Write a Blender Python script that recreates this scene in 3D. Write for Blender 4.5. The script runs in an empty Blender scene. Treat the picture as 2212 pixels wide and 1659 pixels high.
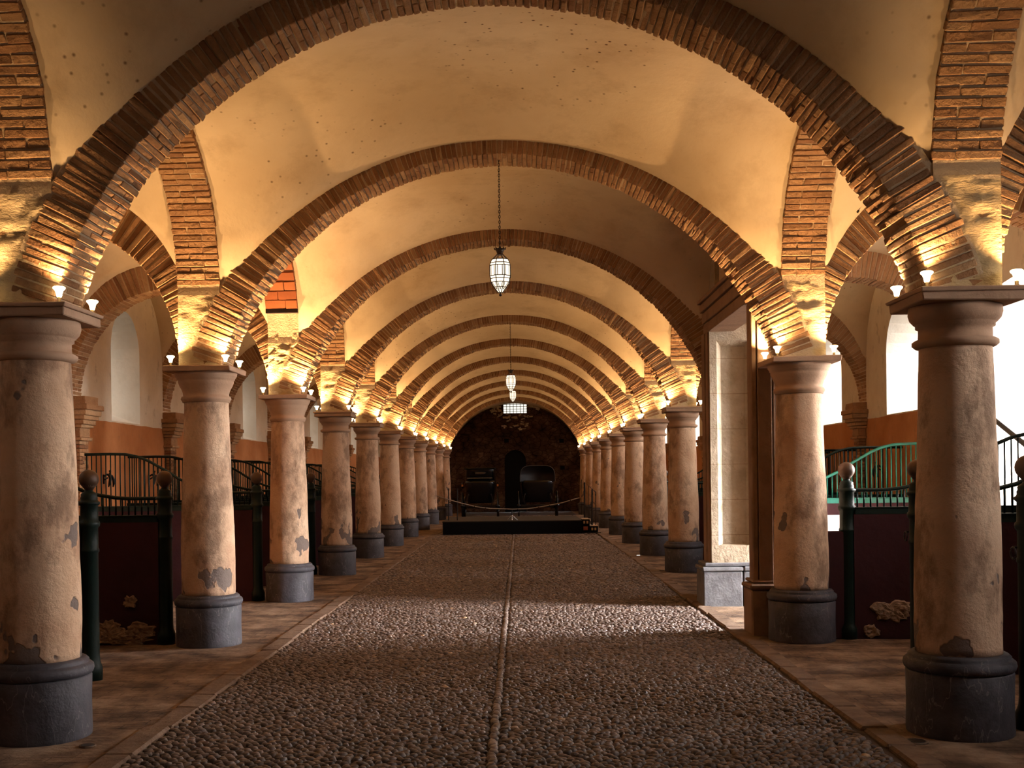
import bpy, bmesh, math, random
import numpy as np
from mathutils import Vector, Matrix, noise
PI = math.pi
S = bpy.context.scene
COL = S.collection
random.seed(7)
rng = np.random.default_rng(11)

# ------------------------------------------------------------ camera, world, exposure
cam_d = bpy.data.cameras.new('camera')
cam = bpy.data.objects.new('camera', cam_d)
COL.objects.link(cam)
S.camera = cam
F_PX, W_PX, H_PX = 2400.0, 2212.0, 1659.0
YAW, ROLL = 0.03002, 0.01232
cam_d.sensor_width = 36.0
cam_d.lens = 36.0 * F_PX / W_PX
cam_d.shift_x = -(1049.6 - W_PX / 2) / W_PX
cam_d.shift_y = (1028.1 - H_PX / 2) / W_PX
cam_d.clip_start, cam_d.clip_end = 0.05, 200
cam.matrix_world = (Matrix.Translation((0, 0, 1.6)) @ Matrix.Rotation(YAW, 4, 'Z')
                    @ Matrix.Rotation(ROLL, 4, 'Y') @ Matrix.Rotation(PI / 2, 4, 'X'))

world = bpy.data.worlds.new('world')
S.world = world
world.use_nodes = True
wn, wl = world.node_tree.nodes, world.node_tree.links
wn.clear()
w_out = wn.new('ShaderNodeOutputWorld'); w_bg = wn.new('ShaderNodeBackground')
w_tc = wn.new('ShaderNodeTexCoord'); w_sep = wn.new('ShaderNodeSeparateXYZ'); w_ramp = wn.new('ShaderNodeValToRGB')
w_map = wn.new('ShaderNodeMapRange')
w_map.inputs[1].default_value = -1; w_map.inputs[2].default_value = 1
wl.new(w_tc.outputs['Generated'], w_sep.inputs[0]); wl.new(w_sep.outputs[0], w_map.inputs[0])
wl.new(w_map.outputs[0], w_ramp.inputs[0])
w_gr = wn.new('ShaderNodeMapRange'); wl.new(w_sep.outputs[2], w_gr.inputs[0])
w_gr.inputs[1].default_value = -0.03; w_gr.inputs[2].default_value = 0.10; w_gr.inputs[3].default_value = 0.10; w_gr.inputs[4].default_value = 1.0
w_mx = wn.new('ShaderNodeMix'); w_mx.data_type = 'RGBA'; w_mx.blend_type = 'MULTIPLY'; w_mx.inputs[0].default_value = 1.0
wl.new(w_ramp.outputs[0], w_mx.inputs[6]); wl.new(w_gr.outputs[0], w_mx.inputs[7]); wl.new(w_mx.outputs[2], w_bg.inputs[0]); wl.new(w_bg.outputs[0], w_out.inputs[0])
w_ramp.color_ramp.elements[0].position = 0.1; w_ramp.color_ramp.elements[0].color = (0.085, 0.082, 0.074, 1)
w_ramp.color_ramp.elements[1].position = 0.85; w_ramp.color_ramp.elements[1].color = (1.0, 0.96, 0.95, 1)
w_bg.inputs[1].default_value = 185.0

S.view_settings.view_transform = 'Standard'
S.view_settings.look = 'None'
S.view_settings.gamma = 1.0
S.view_settings.use_curve_mapping = False
S.view_settings.exposure = 0.0
cy = S.cycles
cy.max_bounces = 7; cy.diffuse_bounces = 5; cy.glossy_bounces = 2; cy.transmission_bounces = 2
cy.transparent_max_bounces = 4
cy.caustics_reflective = False; cy.caustics_refractive = False
cy.sample_clamp_indirect = 3.0
cy.use_denoising = True
cy.use_adaptive_sampling = True; cy.adaptive_threshold = 0.02

SPOT_W = 134.0
LAMP_COL = (1.0, 0.60, 0.265)

# ------------------------------------------------------------ layout (metres)
XL, XR = -3.03, 2.683             # column lines of the two arcades
XC = (XL + XR) / 2
HS = (XR - XL) / 2
BAY = 3.805
def YK(k): return 6.902 + BAY * (k - 1)
WALL_L, WALL_R = -5.85, 5.62      # inner faces of the outer walls
CAP_Z = 2.68
Y_NEAR, Y_FAR = YK(-1) - 0.2, 48.9
ORD = ['zeroth', 'nearest', 'second', 'third', 'fourth', 'fifth', 'sixth', 'seventh', 'eighth', 'ninth', 'tenth', 'farthest']

# ------------------------------------------------------------ materials
def new_mat(name):
    m = bpy.data.materials.new(name); m.use_nodes = True
    n = m.node_tree.nodes; l = m.node_tree.links
    b = n['Principled BSDF']
    return m, n, l, b
def noise_node(n, l, vec, scale, detail=4, rough=0.55):
    t = n.new('ShaderNodeTexNoise'); t.inputs['Scale'].default_value = scale
    t.inputs['Detail'].default_value = detail; t.inputs['Roughness'].default_value = rough
    l.new(vec, t.inputs['Vector']); return t
def ramp(n, l, src, stops):
    r = n.new('ShaderNodeValToRGB'); e = r.color_ramp.elements
    while len(e) < len(stops): e.new(0.5)
    for i, (p, c) in enumerate(stops):
        e[i].position = p; e[i].color = (*c, 1) if len(c) == 3 else c
    l.new(src, r.inputs[0]); return r
def mix(n, l, fac, a, b, mode='MIX'):
    m = n.new('ShaderNodeMix'); m.data_type = 'RGBA'; m.blend_type = mode
    if isinstance(fac, float): m.inputs[0].default_value = fac
    else: l.new(fac, m.inputs[0])
    for i, v in ((6, a), (7, b)):
        if isinstance(v, tuple): m.inputs[i].default_value = (*v, 1)
        else: l.new(v, m.inputs[i])
    return m.outputs[2]
def bump(n, l, b, h, dist, strength=1.0, prev=None):
    bp = n.new('ShaderNodeBump'); bp.inputs['Distance'].default_value = dist; bp.inputs['Strength'].default_value = strength
    l.new(h, bp.inputs['Height'])
    if prev: l.new(prev.outputs[0], bp.inputs['Normal'])
    l.new(bp.outputs[0], b.inputs['Normal']); return bp
def coord(n, l, scale=(1, 1, 1), kind='Object'):
    tc = n.new('ShaderNodeTexCoord'); mp = n.new('ShaderNodeMapping'); mp.inputs['Scale'].default_value = scale
    l.new(tc.outputs[kind], mp.inputs[0]); return mp.outputs[0]
def wpos(n, l, scale=(1, 1, 1)):
    g = n.new('ShaderNodeNewGeometry'); mp = n.new('ShaderNodeMapping'); mp.inputs['Scale'].default_value = scale
    l.new(g.outputs['Position'], mp.inputs[0]); return mp.outputs[0]

def mat_plaster(name, c1, c2, stain=(0.2, 0.13, 0.08), stain_amt=0.35, bdist=0.006, bscale=14, spots=False, b2=3.0, vscale=(1, 1, 1)):
    m, n, l, b = new_mat(name)
    v = wpos(n, l)
    a = noise_node(n, l, v, 0.9, 5); base = ramp(n, l, a.outputs[0], [(0.32, c1), (0.68, c2)])
    s = noise_node(n, l, wpos(n, l, (1, 1, 0.7)), 2.3, 8, 0.68)
    sm = ramp(n, l, s.outputs[0], [(0.50, (0, 0, 0)), (0.74, (stain_amt,) * 3)])
    col = mix(n, l, sm.outputs[0], base.outputs[0], stain)
    if spots:
        vo = n.new('ShaderNodeTexVoronoi'); vo.inputs['Scale'].default_value = 11.0; l.new(v, vo.inputs['Vector'])
        area = noise_node(n, l, v, 0.55, 2); am = ramp(n, l, area.outputs[0], [(0.5, (0, 0, 0)), (0.6, (1, 1, 1))])
        sp = ramp(n, l, vo.outputs['Distance'], [(0.05, (0.8,) * 3), (0.17, (0, 0, 0))])
        vd = n.new('ShaderNodeVectorMath'); vd.operation = 'DISTANCE'; l.new(v, vd.inputs[0]); vd.inputs[1].default_value = (0.25, 9.0, 4.95)
        cl = ramp(n, l, vd.outputs['Value'], [(0.0, (1, 1, 1)), (1.0, (0, 0, 0))]); cl.color_ramp.elements[0].position = 0.75
        dm = mix(n, l, 1.0, am.outputs[0], cl.outputs[0], 'ADD')
        f = mix(n, l, 1.0, dm, sp.outputs[0], 'MULTIPLY')
        col = mix(n, l, f, col, (0.12, 0.06, 0.03))
    l.new(col, b.inputs['Base Color']); b.inputs['Roughness'].default_value = 0.93
    b.inputs['Specular IOR Level'].default_value = 0.15
    f1 = noise_node(n, l, wpos(n, l, vscale), bscale, 6, 0.62); bp = bump(n, l, b, f1.outputs[0], bdist)
    f2 = noise_node(n, l, v, 2.6, 3); bump(n, l, b, f2.outputs[0], bdist * b2, 0.6, bp)
    return m
def mat_shaft():
    m, n, l, b = new_mat('shaft_plaster')
    v = wpos(n, l)
    oi = n.new('ShaderNodeObjectInfo')
    a = noise_node(n, l, v, 2.4, 6, 0.6)
    base = ramp(n, l, a.outputs[0], [(0.30, (0.46, 0.255, 0.145)), (0.5, (0.66, 0.435, 0.275)), (0.72, (0.80, 0.585, 0.40))])
    base2 = mix(n, l, 0.35, base.outputs[0], ramp(n, l, oi.outputs['Random'], [(0, (0.54, 0.33, 0.19)), (1, (0.68, 0.52, 0.40))]).outputs[0])
    s = noise_node(n, l, wpos(n, l, (1, 1, 0.55)), 3.4, 9, 0.7)
    sm = ramp(n, l, s.outputs[0], [(0.49, (0, 0, 0)), (0.62, (0.72,) * 3)])
    col = mix(n, l, sm.outputs[0], base2, (0.19, 0.115, 0.075))
    # flaked patches towards the foot of the shaft
    g = n.new('ShaderNodeNewGeometry'); sp = n.new('ShaderNodeSeparateXYZ'); l.new(g.outputs['Position'], sp.inputs[0])
    zf = n.new('ShaderNodeMapRange'); l.new(sp.outputs[2], zf.inputs[0])
    zf.inputs[1].default_value = 0.5; zf.inputs[2].default_value = 1.5; zf.inputs[3].default_value = 0.10; zf.inputs[4].default_value = -0.06
    pt = noise_node(n, l, wpos(n, l, (1.0, 1.0, 0.8)), 4.3, 3, 0.5)
    ad = n.new('ShaderNodeMath'); ad.operation = 'ADD'; l.new(pt.outputs[0], ad.inputs[0]); l.new(zf.outputs[0], ad.inputs[1])
    pm = ramp(n, l, ad.outputs[0], [(0.655, (0, 0, 0)), (0.67, (1, 1, 1))])
    col = mix(n, l, pm.outputs[0], col, (0.20, 0.155, 0.135))
    l.new(col, b.inputs['Base Color']); b.inputs['Roughness'].default_value = 0.9; b.inputs['Specular IOR Level'].default_value = 0.2
    f1 = noise_node(n, l, v, 30, 7, 0.7); bp = bump(n, l, b, f1.outputs[0], 0.011)
    f2 = noise_node(n, l, v, 7, 4); bp = bump(n, l, b, f2.outputs[0], 0.02, 0.8, bp)
    iv = n.new('ShaderNodeMath'); iv.operation = 'SUBTRACT'; iv.inputs[0].default_value = 1; l.new(pm.outputs[0], iv.inputs[1])
    bump(n, l, b, iv.outputs[0], 0.006, 1.0, bp)
    return m
def mat_stone(name, c1, c2, vein=None, rough=0.7, bd=0.006):
    m, n, l, b = new_mat(name); v = wpos(n, l)
    a = noise_node(n, l, v, 5, 7, 0.65); base = ramp(n, l, a.outputs[0], [(0.3, c1), (0.7, c2)])
    col = base.outputs[0]
    if vein:
        w = noise_node(n, l, wpos(n, l, (2.2, 2.2, 0.7)), 1.6, 5, 0.5)
        sb = n.new('ShaderNodeMath'); sb.operation = 'SUBTRACT'; sb.inputs[1].default_value = 0.5; l.new(w.outputs[0], sb.inputs[0])
        ab = n.new('ShaderNodeMath'); ab.operation = 'ABSOLUTE'; l.new(sb.outputs[0], ab.inputs[0])
        vm = ramp(n, l, ab.outputs[0], [(0.0, (0.45,) * 3), (0.0028, (0, 0, 0))])
        col = mix(n, l, vm.outputs[0], col, vein)
    l.new(col, b.inputs['Base Color']); b.inputs['Roughness'].default_value = rough
    b.inputs['Specular IOR Level'].default_value = 0.35
    f = noise_node(n, l, v, 45, 6, 0.65); bp = bump(n, l, b, f.outputs[0], bd * 0.7)
    f2 = noise_node(n, l, v, 9, 3); bump(n, l, b, f2.outputs[0], bd * 1.6, 0.8, bp)
    return m
def mat_tint(name, stops, rough=0.9, bd=0.004, bscale=60, dirt=0.35, spec=0.15):
    m, n, l, b = new_mat(name); v = wpos(n, l)
    at = n.new('ShaderNodeAttribute'); at.attribute_name = 'tint'
    base = ramp(n, l, at.outputs['Fac'], stops)
    d = noise_node(n, l, v, 5.5, 6, 0.65); dm = ramp(n, l, d.outputs[0], [(0.42, (0, 0, 0)), (0.7, (dirt,) * 3)])
    col = mix(n, l, dm.outputs[0], base.outputs[0], tuple(x * 0.35 for x in stops[0][1]))
    l.new(col, b.inputs['Base Color']); b.inputs['Roughness'].default_value = rough; b.inputs['Specular IOR Level'].default_value = spec
    f = noise_node(n, l, v, bscale, 5, 0.65); bump(n, l, b, f.outputs[0], bd)
    return m
def mat_simple(name, col, rough=0.6, metal=0.0, bd=0.0, var=0.0, emit=None, strength=0.0, spec=0.4, sampling=None):
    m, n, l, b = new_mat(name)
    if var:
        a = noise_node(n, l, wpos(n, l), 7, 6, 0.65)
        c = ramp(n, l, a.outputs[0], [(0.3, tuple(x * (1 - var) for x in col)), (0.7, tuple(min(1, x * (1 + var)) for x in col))])
        l.new(c.outputs[0], b.inputs['Base Color'])
    else: b.inputs['Base Color'].default_value = (*col, 1)
    b.inputs['Roughness'].default_value = rough; b.inputs['Metallic'].default_value = metal
    b.inputs['Specular IOR Level'].default_value = spec
    if bd:
        f = noise_node(n, l, wpos(n, l), 30, 5, 0.6); bump(n, l, b, f.outputs[0], bd)
    if emit:
        b.inputs['Emission Color'].default_value = (*emit, 1); b.inputs['Emission Strength'].default_value = strength
        if sampling: m.cycles.emission_sampling = sampling
    return m
def mat_wall(name):
    # cream lime wash above the sill line, ochre dado below (painted bands)
    m, n, l, b = new_mat(name); v = wpos(n, l)
    g = n.new('ShaderNodeNewGeometry'); sp = n.new('ShaderNodeSeparateXYZ'); l.new(g.outputs['Position'], sp.inputs[0])
    wob = noise_node(n, l, v, 3, 3); wm = n.new('ShaderNodeMath'); wm.operation = 'MULTIPLY_ADD'
    l.new(wob.outputs[0], wm.inputs[0]); wm.inputs[1].default_value = 0.03; l.new(sp.outputs[2], wm.inputs[2])
    gt = n.new('ShaderNodeMath'); gt.operation = 'GREATER_THAN'; gt.inputs[1].default_value = 2.455; l.new(wm.outputs[0], gt.inputs[0])
    a = noise_node(n, l, v, 1.6, 6, 0.62)
    cream = ramp(n, l, a.outputs[0], [(0.3, (0.66, 0.56, 0.42)), (0.7, (0.80, 0.71, 0.57))])
    ochre = ramp(n, l, a.outputs[0], [(0.3, (0.36, 0.135, 0.048)), (0.7, (0.50, 0.225, 0.09))])
    col = mix(n, l, gt.outputs[0], ochre.outputs[0], cream.outputs[0])
    s = noise_node(n, l, wpos(n, l, (1, 1, 0.6)), 5, 8, 0.7); sm = ramp(n, l, s.outputs[0], [(0.58, (0, 0, 0)), (0.72, (0.6,) * 3)])
    col = mix(n, l, sm.outputs[0], col, (0.22, 0.14, 0.08))
    l.new(col, b.inputs['Base Color']); b.inputs['Roughness'].default_value = 0.93; b.inputs['Specular IOR Level'].default_value = 0.15
    f1 = noise_node(n, l, v, 9, 6, 0.6); bump(n, l, b, f1.outputs[0], 0.012)
    return m
def mat_ashlar(name):
    m, n, l, b = new_mat(name); v = wpos(n, l)
    a = noise_node(n, l, v, 3.5, 7, 0.65)
    base = ramp(n, l, a.outputs[0], [(0.3, (0.33, 0.26, 0.175)), (0.7, (0.52, 0.43, 0.32))])
    g = n.new('ShaderNodeNewGeometry'); sp = n.new('ShaderNodeSeparateXYZ'); l.new(g.outputs['Position'], sp.inputs[0])
    fr = n.new('ShaderNodeMath'); fr.operation = 'FRACT'; mu = n.new('ShaderNodeMath'); mu.operation = 'MULTIPLY'; mu.inputs[1].default_value = 2.35
    l.new(sp.outputs[2], mu.inputs[0]); l.new(mu.outputs[0], fr.inputs[0])
    jn = ramp(n, l, fr.outputs[0], [(0.012, (1, 1, 1)), (0.02, (0, 0, 0))])
    col = mix(n, l, jn.outputs[0], base.outputs[0], (0.28, 0.20, 0.13))
    s = noise_node(n, l, wpos(n, l, (1, 1, 0.5)), 9, 8, 0.72); sm = ramp(n, l, s.outputs[0], [(0.56, (0, 0, 0)), (0.70, (0.7,) * 3)])
    col = mix(n, l, sm.outputs[0], col, (0.16, 0.10, 0.065))
    l.new(col, b.inputs['Base Color']); b.inputs['Roughness'].default_value = 0.9; b.inputs['Specular IOR Level'].default_value = 0.15
    f1 = noise_node(n, l, v, 24, 6, 0.65); bp = bump(n, l, b, f1.outputs[0], 0.008)
    f2 = noise_node(n, l, v, 6, 4); bump(n, l, b, f2.outputs[0], 0.02, 0.8, bp)
    return m
def mat_paving(name):
    m, n, l, b = new_mat(name); v = wpos(n, l)
    bt = n.new('ShaderNodeTexBrick'); l.new(wpos(n, l, (1, 1, 1)), bt.inputs['Vector'])
    bt.inputs['Scale'].default_value = 1.0; bt.inputs['Brick Width'].default_value = 0.26; bt.inputs['Row Height'].default_value = 0.12
    bt.inputs['Mortar Size'].default_value = 0.008; bt.inputs['Mortar Smooth'].default_value = 0.6
    bt.inputs['Color1'].default_value = (0.8, 0.8, 0.8, 1); bt.inputs['Color2'].default_value = (0.62, 0.62, 0.62, 1); bt.inputs['Mortar'].default_value = (0.3, 0.3, 0.3, 1)
    a = noise_node(n, l, v, 2.2, 8, 0.68)
    base = ramp(n, l, a.outputs[0], [(0.38, (0.085, 0.050, 0.030)), (0.5, (0.25, 0.155, 0.095)), (0.64, (0.48, 0.34, 0.23))])
    wear = noise_node(n, l, v, 1.1, 3); wmk = ramp(n, l, wear.outputs[0], [(0.42, (0.85,) * 3), (0.6, (0.1,) * 3)])
    br = mix(n, l, wmk.outputs[0], (0.72, 0.72, 0.72), bt.outputs['Color'])
    col = mix(n, l, 1.0, base.outputs[0], br, 'MULTIPLY')
    l.new(col, b.inputs['Base Color']); b.inputs['Roughness'].default_value = 0.75; b.inputs['Specular IOR Level'].default_value = 0.3
    f1 = noise_node(n, l, wpos(n, l, (0.6, 1.5, 1)), 8, 7, 0.7); bp = bump(n, l, b, f1.outputs[0], 0.045)
    bump(n, l, b, br, 0.006, 0.8, bp)
    return m
def mat_rubble(name):
    m, n, l, b = new_mat(name); v = wpos(n, l)
    a = noise_node(n, l, v, 1.3, 8, 0.7)
    base = ramp(n, l, a.outputs[0], [(0.35, (0.018, 0.011, 0.009)), (0.52, (0.06, 0.032, 0.022)), (0.72, (0.17, 0.10, 0.065))])
    vo = n.new('ShaderNodeTexVoronoi'); vo.inputs['Scale'].default_value = 3.2; vo.feature = 'DISTANCE_TO_EDGE'
    l.new(wpos(n, l, (1, 1, 1.9)), vo.inputs['Vector'])
    jm = ramp(n, l, vo.outputs['Distance'], [(0.0, (0.25,) * 3), (0.06, (1, 1, 1))])
    col = mix(n, l, 1.0, base.outputs[0], jm.outputs[0], 'MULTIPLY')
    l.new(col, b.inputs['Base Color']); b.inputs['Roughness'].default_value = 0.95; b.inputs['Specular IOR Level'].default_value = 0.1
    bp = bump(n, l, b, jm.outputs[0], 0.03); f = noise_node(n, l, v, 12, 6); bump(n, l, b, f.outputs[0], 0.03, 1, bp)
    return m

M = {}
M['vault'] = mat_plaster('vault_plaster', (0.56, 0.42, 0.265), (0.70, 0.56, 0.38), (0.34, 0.22, 0.12), 0.45, 0.004, 9, spots=True)
M['springer'] = mat_plaster('springer_plaster', (0.52, 0.38, 0.20), (0.68, 0.53, 0.33), (0.30, 0.17, 0.07), 0.4, 0.022, 22, b2=0.6, vscale=(1, 1, 2.2))
M['shaft'] = mat_shaft()
M['capital'] = mat_plaster('capital_stone', (0.40, 0.245, 0.155), (0.52, 0.355, 0.24), (0.15, 0.09, 0.06), 0.5, 0.004, 30)
M['drum'] = mat_stone('drum_stone', (0.030, 0.028, 0.034), (0.088, 0.083, 0.098), (0.30, 0.28, 0.27), 0.6)
M['blue_stone'] = mat_stone('blue_grey_stone', (0.085, 0.086, 0.094), (0.19, 0.19, 0.205), None, 0.7)
M['brick'] = mat_tint('brick', [(0.0, (0.20, 0.095, 0.048)), (0.35, (0.33, 0.175, 0.085)), (0.7, (0.42, 0.245, 0.125)), (1.0, (0.54, 0.36, 0.20))], 0.92, 0.020, 26)
M['mortar'] = mat_plaster('mortar', (0.46, 0.34, 0.21), (0.60, 0.46, 0.31), (0.2, 0.12, 0.06), 0.4, 0.01, 40)
M['orange_tile'] = mat_tint('orange_tile', [(0.0, (0.24, 0.070, 0.025)), (1.0, (0.33, 0.11, 0.04))], 0.85, 0.003, 40, 0.2)
M['dark_wood'] = mat_simple('dark_wood', (0.035, 0.02, 0.013), 0.8, bd=0.004, var=0.3)
M['wall'] = mat_wall('lime_wash_wall')
M['reveal'] = mat_plaster('window_reveal', (0.66, 0.62, 0.54), (0.80, 0.77, 0.70), (0.45, 0.38, 0.28), 0.35, 0.006, 10)
M['ashlar'] = mat_ashlar('ashlar')
M['ashlar_brown'] = mat_plaster('brown_ashlar', (0.20, 0.12, 0.075), (0.32, 0.205, 0.135), (0.09, 0.05, 0.03), 0.6, 0.006, 20)
M['paving'] = mat_paving('worn_paving')
M['kerb'] = mat_stone('kerb_stone', (0.09, 0.055, 0.035), (0.20, 0.13, 0.085), None, 0.75, 0.012)
M['soil'] = mat_simple('cobble_bed', (0.045, 0.028, 0.018), 0.95, bd=0.01, var=0.4)
M['cobble'] = mat_tint('cobble', [(0.0, (0.055, 0.037, 0.030)), (0.55, (0.13, 0.092, 0.074)), (0.9, (0.24, 0.17, 0.135)), (1.0, (0.44, 0.30, 0.18))], 0.50, 0.003, 70, 0.3, 0.5)
M['rubble'] = mat_rubble('rubble_wall')
M['green'] = mat_simple('green_paint', (0.003, 0.012, 0.0095), 0.5, 0.0, 0.003, 0.35, spec=0.22)
M['daylit_green'] = mat_simple('daylit_green_paint', (0.02, 0.17, 0.13), 0.45, 0.0, 0.002, 0.3)  # same green paint with the doorway daylight put into its colour
M['ball'] = mat_simple('ball_brass', (0.085, 0.052, 0.035), 0.45, 0.35, 0.002, 0.2)
M['iron'] = mat_simple('black_iron', (0.012, 0.009, 0.008), 0.5, 0.4, 0.002, 0.2)
M['maroon'] = mat_plaster('maroon_paint', (0.026, 0.009, 0.011), (0.045, 0.016, 0.020), (0.02, 0.01, 0.01), 0.6, 0.006, 12)
M['chip'] = mat_plaster('bare_plaster', (0.22, 0.15, 0.10), (0.36, 0.26, 0.18), (0.12, 0.07, 0.05), 0.6, 0.02, 18)
M['lamp_glow'] = mat_simple('lamp_glow', (0.9, 0.8, 0.6), 0.5, emit=(1.0, 0.78, 0.42), strength=12.0, sampling='NONE')
M['brass'] = mat_simple('lamp_socket', (0.25, 0.16, 0.07), 0.5, 0.5)
M['lantern_glass'] = mat_simple('lantern_glass', (0.9, 0.85, 0.75), 0.3, emit=(1.0, 0.84, 0.62), strength=1.7)
M['lead'] = mat_simple('lantern_lead', (0.035, 0.02, 0.012), 0.5, 0.4)
M['stage'] = mat_simple('stage_cloth', (0.004, 0.004, 0.005), 0.9, spec=0.1)
M['stage_top'] = mat_simple('stage_boards', (0.006, 0.004, 0.003), 0.7, var=0.3)
M['lacquer'] = mat_simple('black_lacquer', (0.003, 0.003, 0.0035), 0.25, spec=0.35)
M['leather'] = mat_simple('carriage_leather', (0.006, 0.004, 0.004), 0.45, spec=0.3)
M['amber'] = mat_simple('amber_glass', (0.5, 0.16, 0.04), 0.2, spec=0.7)
M['silver'] = mat_simple('silver_trim', (0.45, 0.42, 0.38), 0.25, 0.9)
M['rope'] = mat_simple('pale_rope', (0.30, 0.25, 0.20), 0.8)
M['white'] = mat_simple('panel_white', (0.75, 0.75, 0.72), 0.7)
M['step_light'] = mat_simple('step_light_tone', (0.50, 0.38, 0.24), 0.7, var=0.15)  # pale tone stands in for light on the treads and cut-outs
M['red_label'] = mat_simple('red_label', (0.35, 0.10, 0.07), 0.7)
M['sky_glass'] = mat_simple('frosted_pane', (0.85, 0.85, 0.75), 0.4, emit=(1.0, 0.98, 0.86), strength=1.15)

# ------------------------------------------------------------ object helpers
def props(o, label=None, cat=None, group=None, kind=None):
    if label: o['label'] = label
    if cat: o['category'] = cat
    if group: o['group'] = group
    if kind: o['kind'] = kind
    return o
def thing(name, label, cat, loc=(0, 0, 0), rz=0.0, group=None, sx=1):
    o = bpy.data.objects.new(name, None); COL.objects.link(o); o.empty_display_size = 0.2
    o.location = loc; o.rotation_euler = (0, 0, rz)
    if sx != 1: o.scale = (sx, 1, 1)
    return props(o, label, cat, group)
def link(name, me, parent=None, loc=(0, 0, 0), rz=0.0):
    o = bpy.data.objects.new(name, me); COL.objects.link(o)
    o.location = loc; o.rotation_euler = (0, 0, rz)
    if parent: o.parent = parent
    return o
def mesh(name, verts, faces, mat, smooth=False, tint=None):
    me = bpy.data.meshes.new(name); me.from_pydata([tuple(map(float, v)) for v in verts], [], [tuple(map(int, f)) for f in faces])
    for q in (mat if isinstance(mat, (list, tuple)) else [mat]): me.materials.append(q)
    if smooth: me.polygons.foreach_set('use_smooth', [True] * len(me.polygons))
    if tint is not None:
        at = me.attributes.new('tint', 'FLOAT', 'POINT'); at.data.foreach_set('value', np.asarray(tint, dtype=np.float32))
    me.update(); return me
class MB:
    def __init__(s): s.v = []; s.f = []; s.t = []
    def add(s, vs, fs, t=0.5):
        o = len(s.v); s.v += [tuple(v) for v in vs]; s.f += [tuple(i + o for i in f) for f in fs]; s.t += [t] * len(vs)
    def box(s, x0, x1, y0, y1, z0, z1, t=0.5):
        s.add([(x0, y0, z0), (x1, y0, z0), (x1, y1, z0), (x0, y1, z0), (x0, y0, z1), (x1, y0, z1), (x1, y1, z1), (x0, y1, z1)],
              [(0, 3, 2, 1), (4, 5, 6, 7), (0, 1, 5, 4), (1, 2, 6, 5), (2, 3, 7, 6), (3, 0, 4, 7)], t)
    def cbox(s, c, ax, h, ch=0.004, t=0.5, jit=0.0, tap=0.0):
        # chamfered box; ax rows = local axes, h = half sizes
        P = TV * (np.array(h) - ch) + TA * ch
        if jit: P = P + np.repeat(rng.normal(0, jit, (8, 3)), 3, axis=0)
        if tap: P[:, 0] *= 1 + tap * (P[:, 2] / h[2] + 1)
        Q = P @ np.array(ax) + np.array(c)
        s.add(Q.tolist(), TF, t)
    def lathe(s, prof, seg=24, c=(0, 0, 0), t=0.5, phase=0.0):
        o = len(s.v); n = len(prof)
        for (r, z) in prof:
            for j in range(seg):
                a = 2 * PI * j / seg + phase; s.v.append((c[0] + r * math.cos(a), c[1] + r * math.sin(a), c[2] + z)); s.t.append(t)
        for i in range(n - 1):
            for j in range(seg):
                k = (j + 1) % seg; s.f.append((o + i * seg + j, o + i * seg + k, o + (i + 1) * seg + k, o + (i + 1) * seg + j))
        s.f.append(tuple(o + j for j in reversed(range(seg)))); s.f.append(tuple(o + (n - 1) * seg + j for j in range(seg)))
    def tube(s, pts, r, seg=8, t=0.5, closed=False):
        pts = [Vector(p) for p in pts]; n = len(pts); o = len(s.v)
        for i, p in enumerate(pts):
            if closed: d = pts[(i + 1) % n] - pts[i - 1]
            else: d = pts[min(i + 1, n - 1)] - pts[max(i - 1, 0)]
            d.normalize(); up = Vector((0, 0, 1)) if abs(d.z) < 0.9 else Vector((1, 0, 0))
            a = d.cross(up).normalized(); b = a.cross(d)
            rr = r[i] if isinstance(r, (list, tuple)) else r
            for j in range(seg):
                q = 2 * PI * j / seg; s.v.append(tuple(p + a * (rr * math.cos(q)) + b * (rr * math.sin(q)))); s.t.append(t)
        m = n if closed else n - 1
        for i in range(m):
            for j in range(seg):
                k = (j + 1) % seg; i2 = (i + 1) % n
                s.f.append((o + i * seg + j, o + i2 * seg + j, o + i2 * seg + k, o + i * seg + k))
        if not closed:
            s.f.append(tuple(o + j for j in range(seg))); s.f.append(tuple(o + (n - 1) * seg + j for j in reversed(range(seg))))
    def sphere(s, c, r, seg=20, rings=12, sz=1.0):
        s.lathe([(max(1e-4, r * math.sin(PI * i / rings)), -r * sz * math.cos(PI * i / rings)) for i in range(rings + 1)], seg, c)
    def me(s, name, mat, smooth=False): return mesh(name, s.v, s.f, mat, smooth, s.t)
# chamfered box template: 8 corners x 3 verts
TV = []; TA = []; idx = {}
for sx in (-1, 1):
    for sy in (-1, 1):
        for sz in (-1, 1):
            for a in range(3):
                idx[(sx, sy, sz, a)] = len(TV); TV.append((sx, sy, sz)); d = [0, 0, 0]; d[a] = (sx, sy, sz)[a]; TA.append(d)
TV = np.array(TV, float); TA = np.array(TA, float)
TF = []
def _orient(f):
    P = TV * 0.9 + TA * 0.1; p = P[list(f)]; nrm = np.cross(p[1] - p[0], p[2] - p[0]); return tuple(f) if np.dot(nrm, p.mean(0)) > 0 else tuple(reversed(f))
for a in range(3):
    b, c = [i for i in range(3) if i != a]
    for s_ in (-1, 1):
        q = []
        for (u, w) in ((-1, -1), (1, -1), (1, 1), (-1, 1)):
            sg = [0, 0, 0]; sg[a] = s_; sg[b] = u; sg[c] = w; q.append(idx[(*sg, a)])
        TF.append(_orient(q))
for c in range(3):
    a, b = [i for i in range(3) if i != c]
    for sa in (-1, 1):
        for sb in (-1, 1):
            def g(w, face):
                sg = [0, 0, 0]; sg[a] = sa; sg[b] = sb; sg[c] = w; return idx[(*sg, face)]
            TF.append(_orient([g(-1, a), g(1, a), g(1, b), g(-1, b)]))
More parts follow.
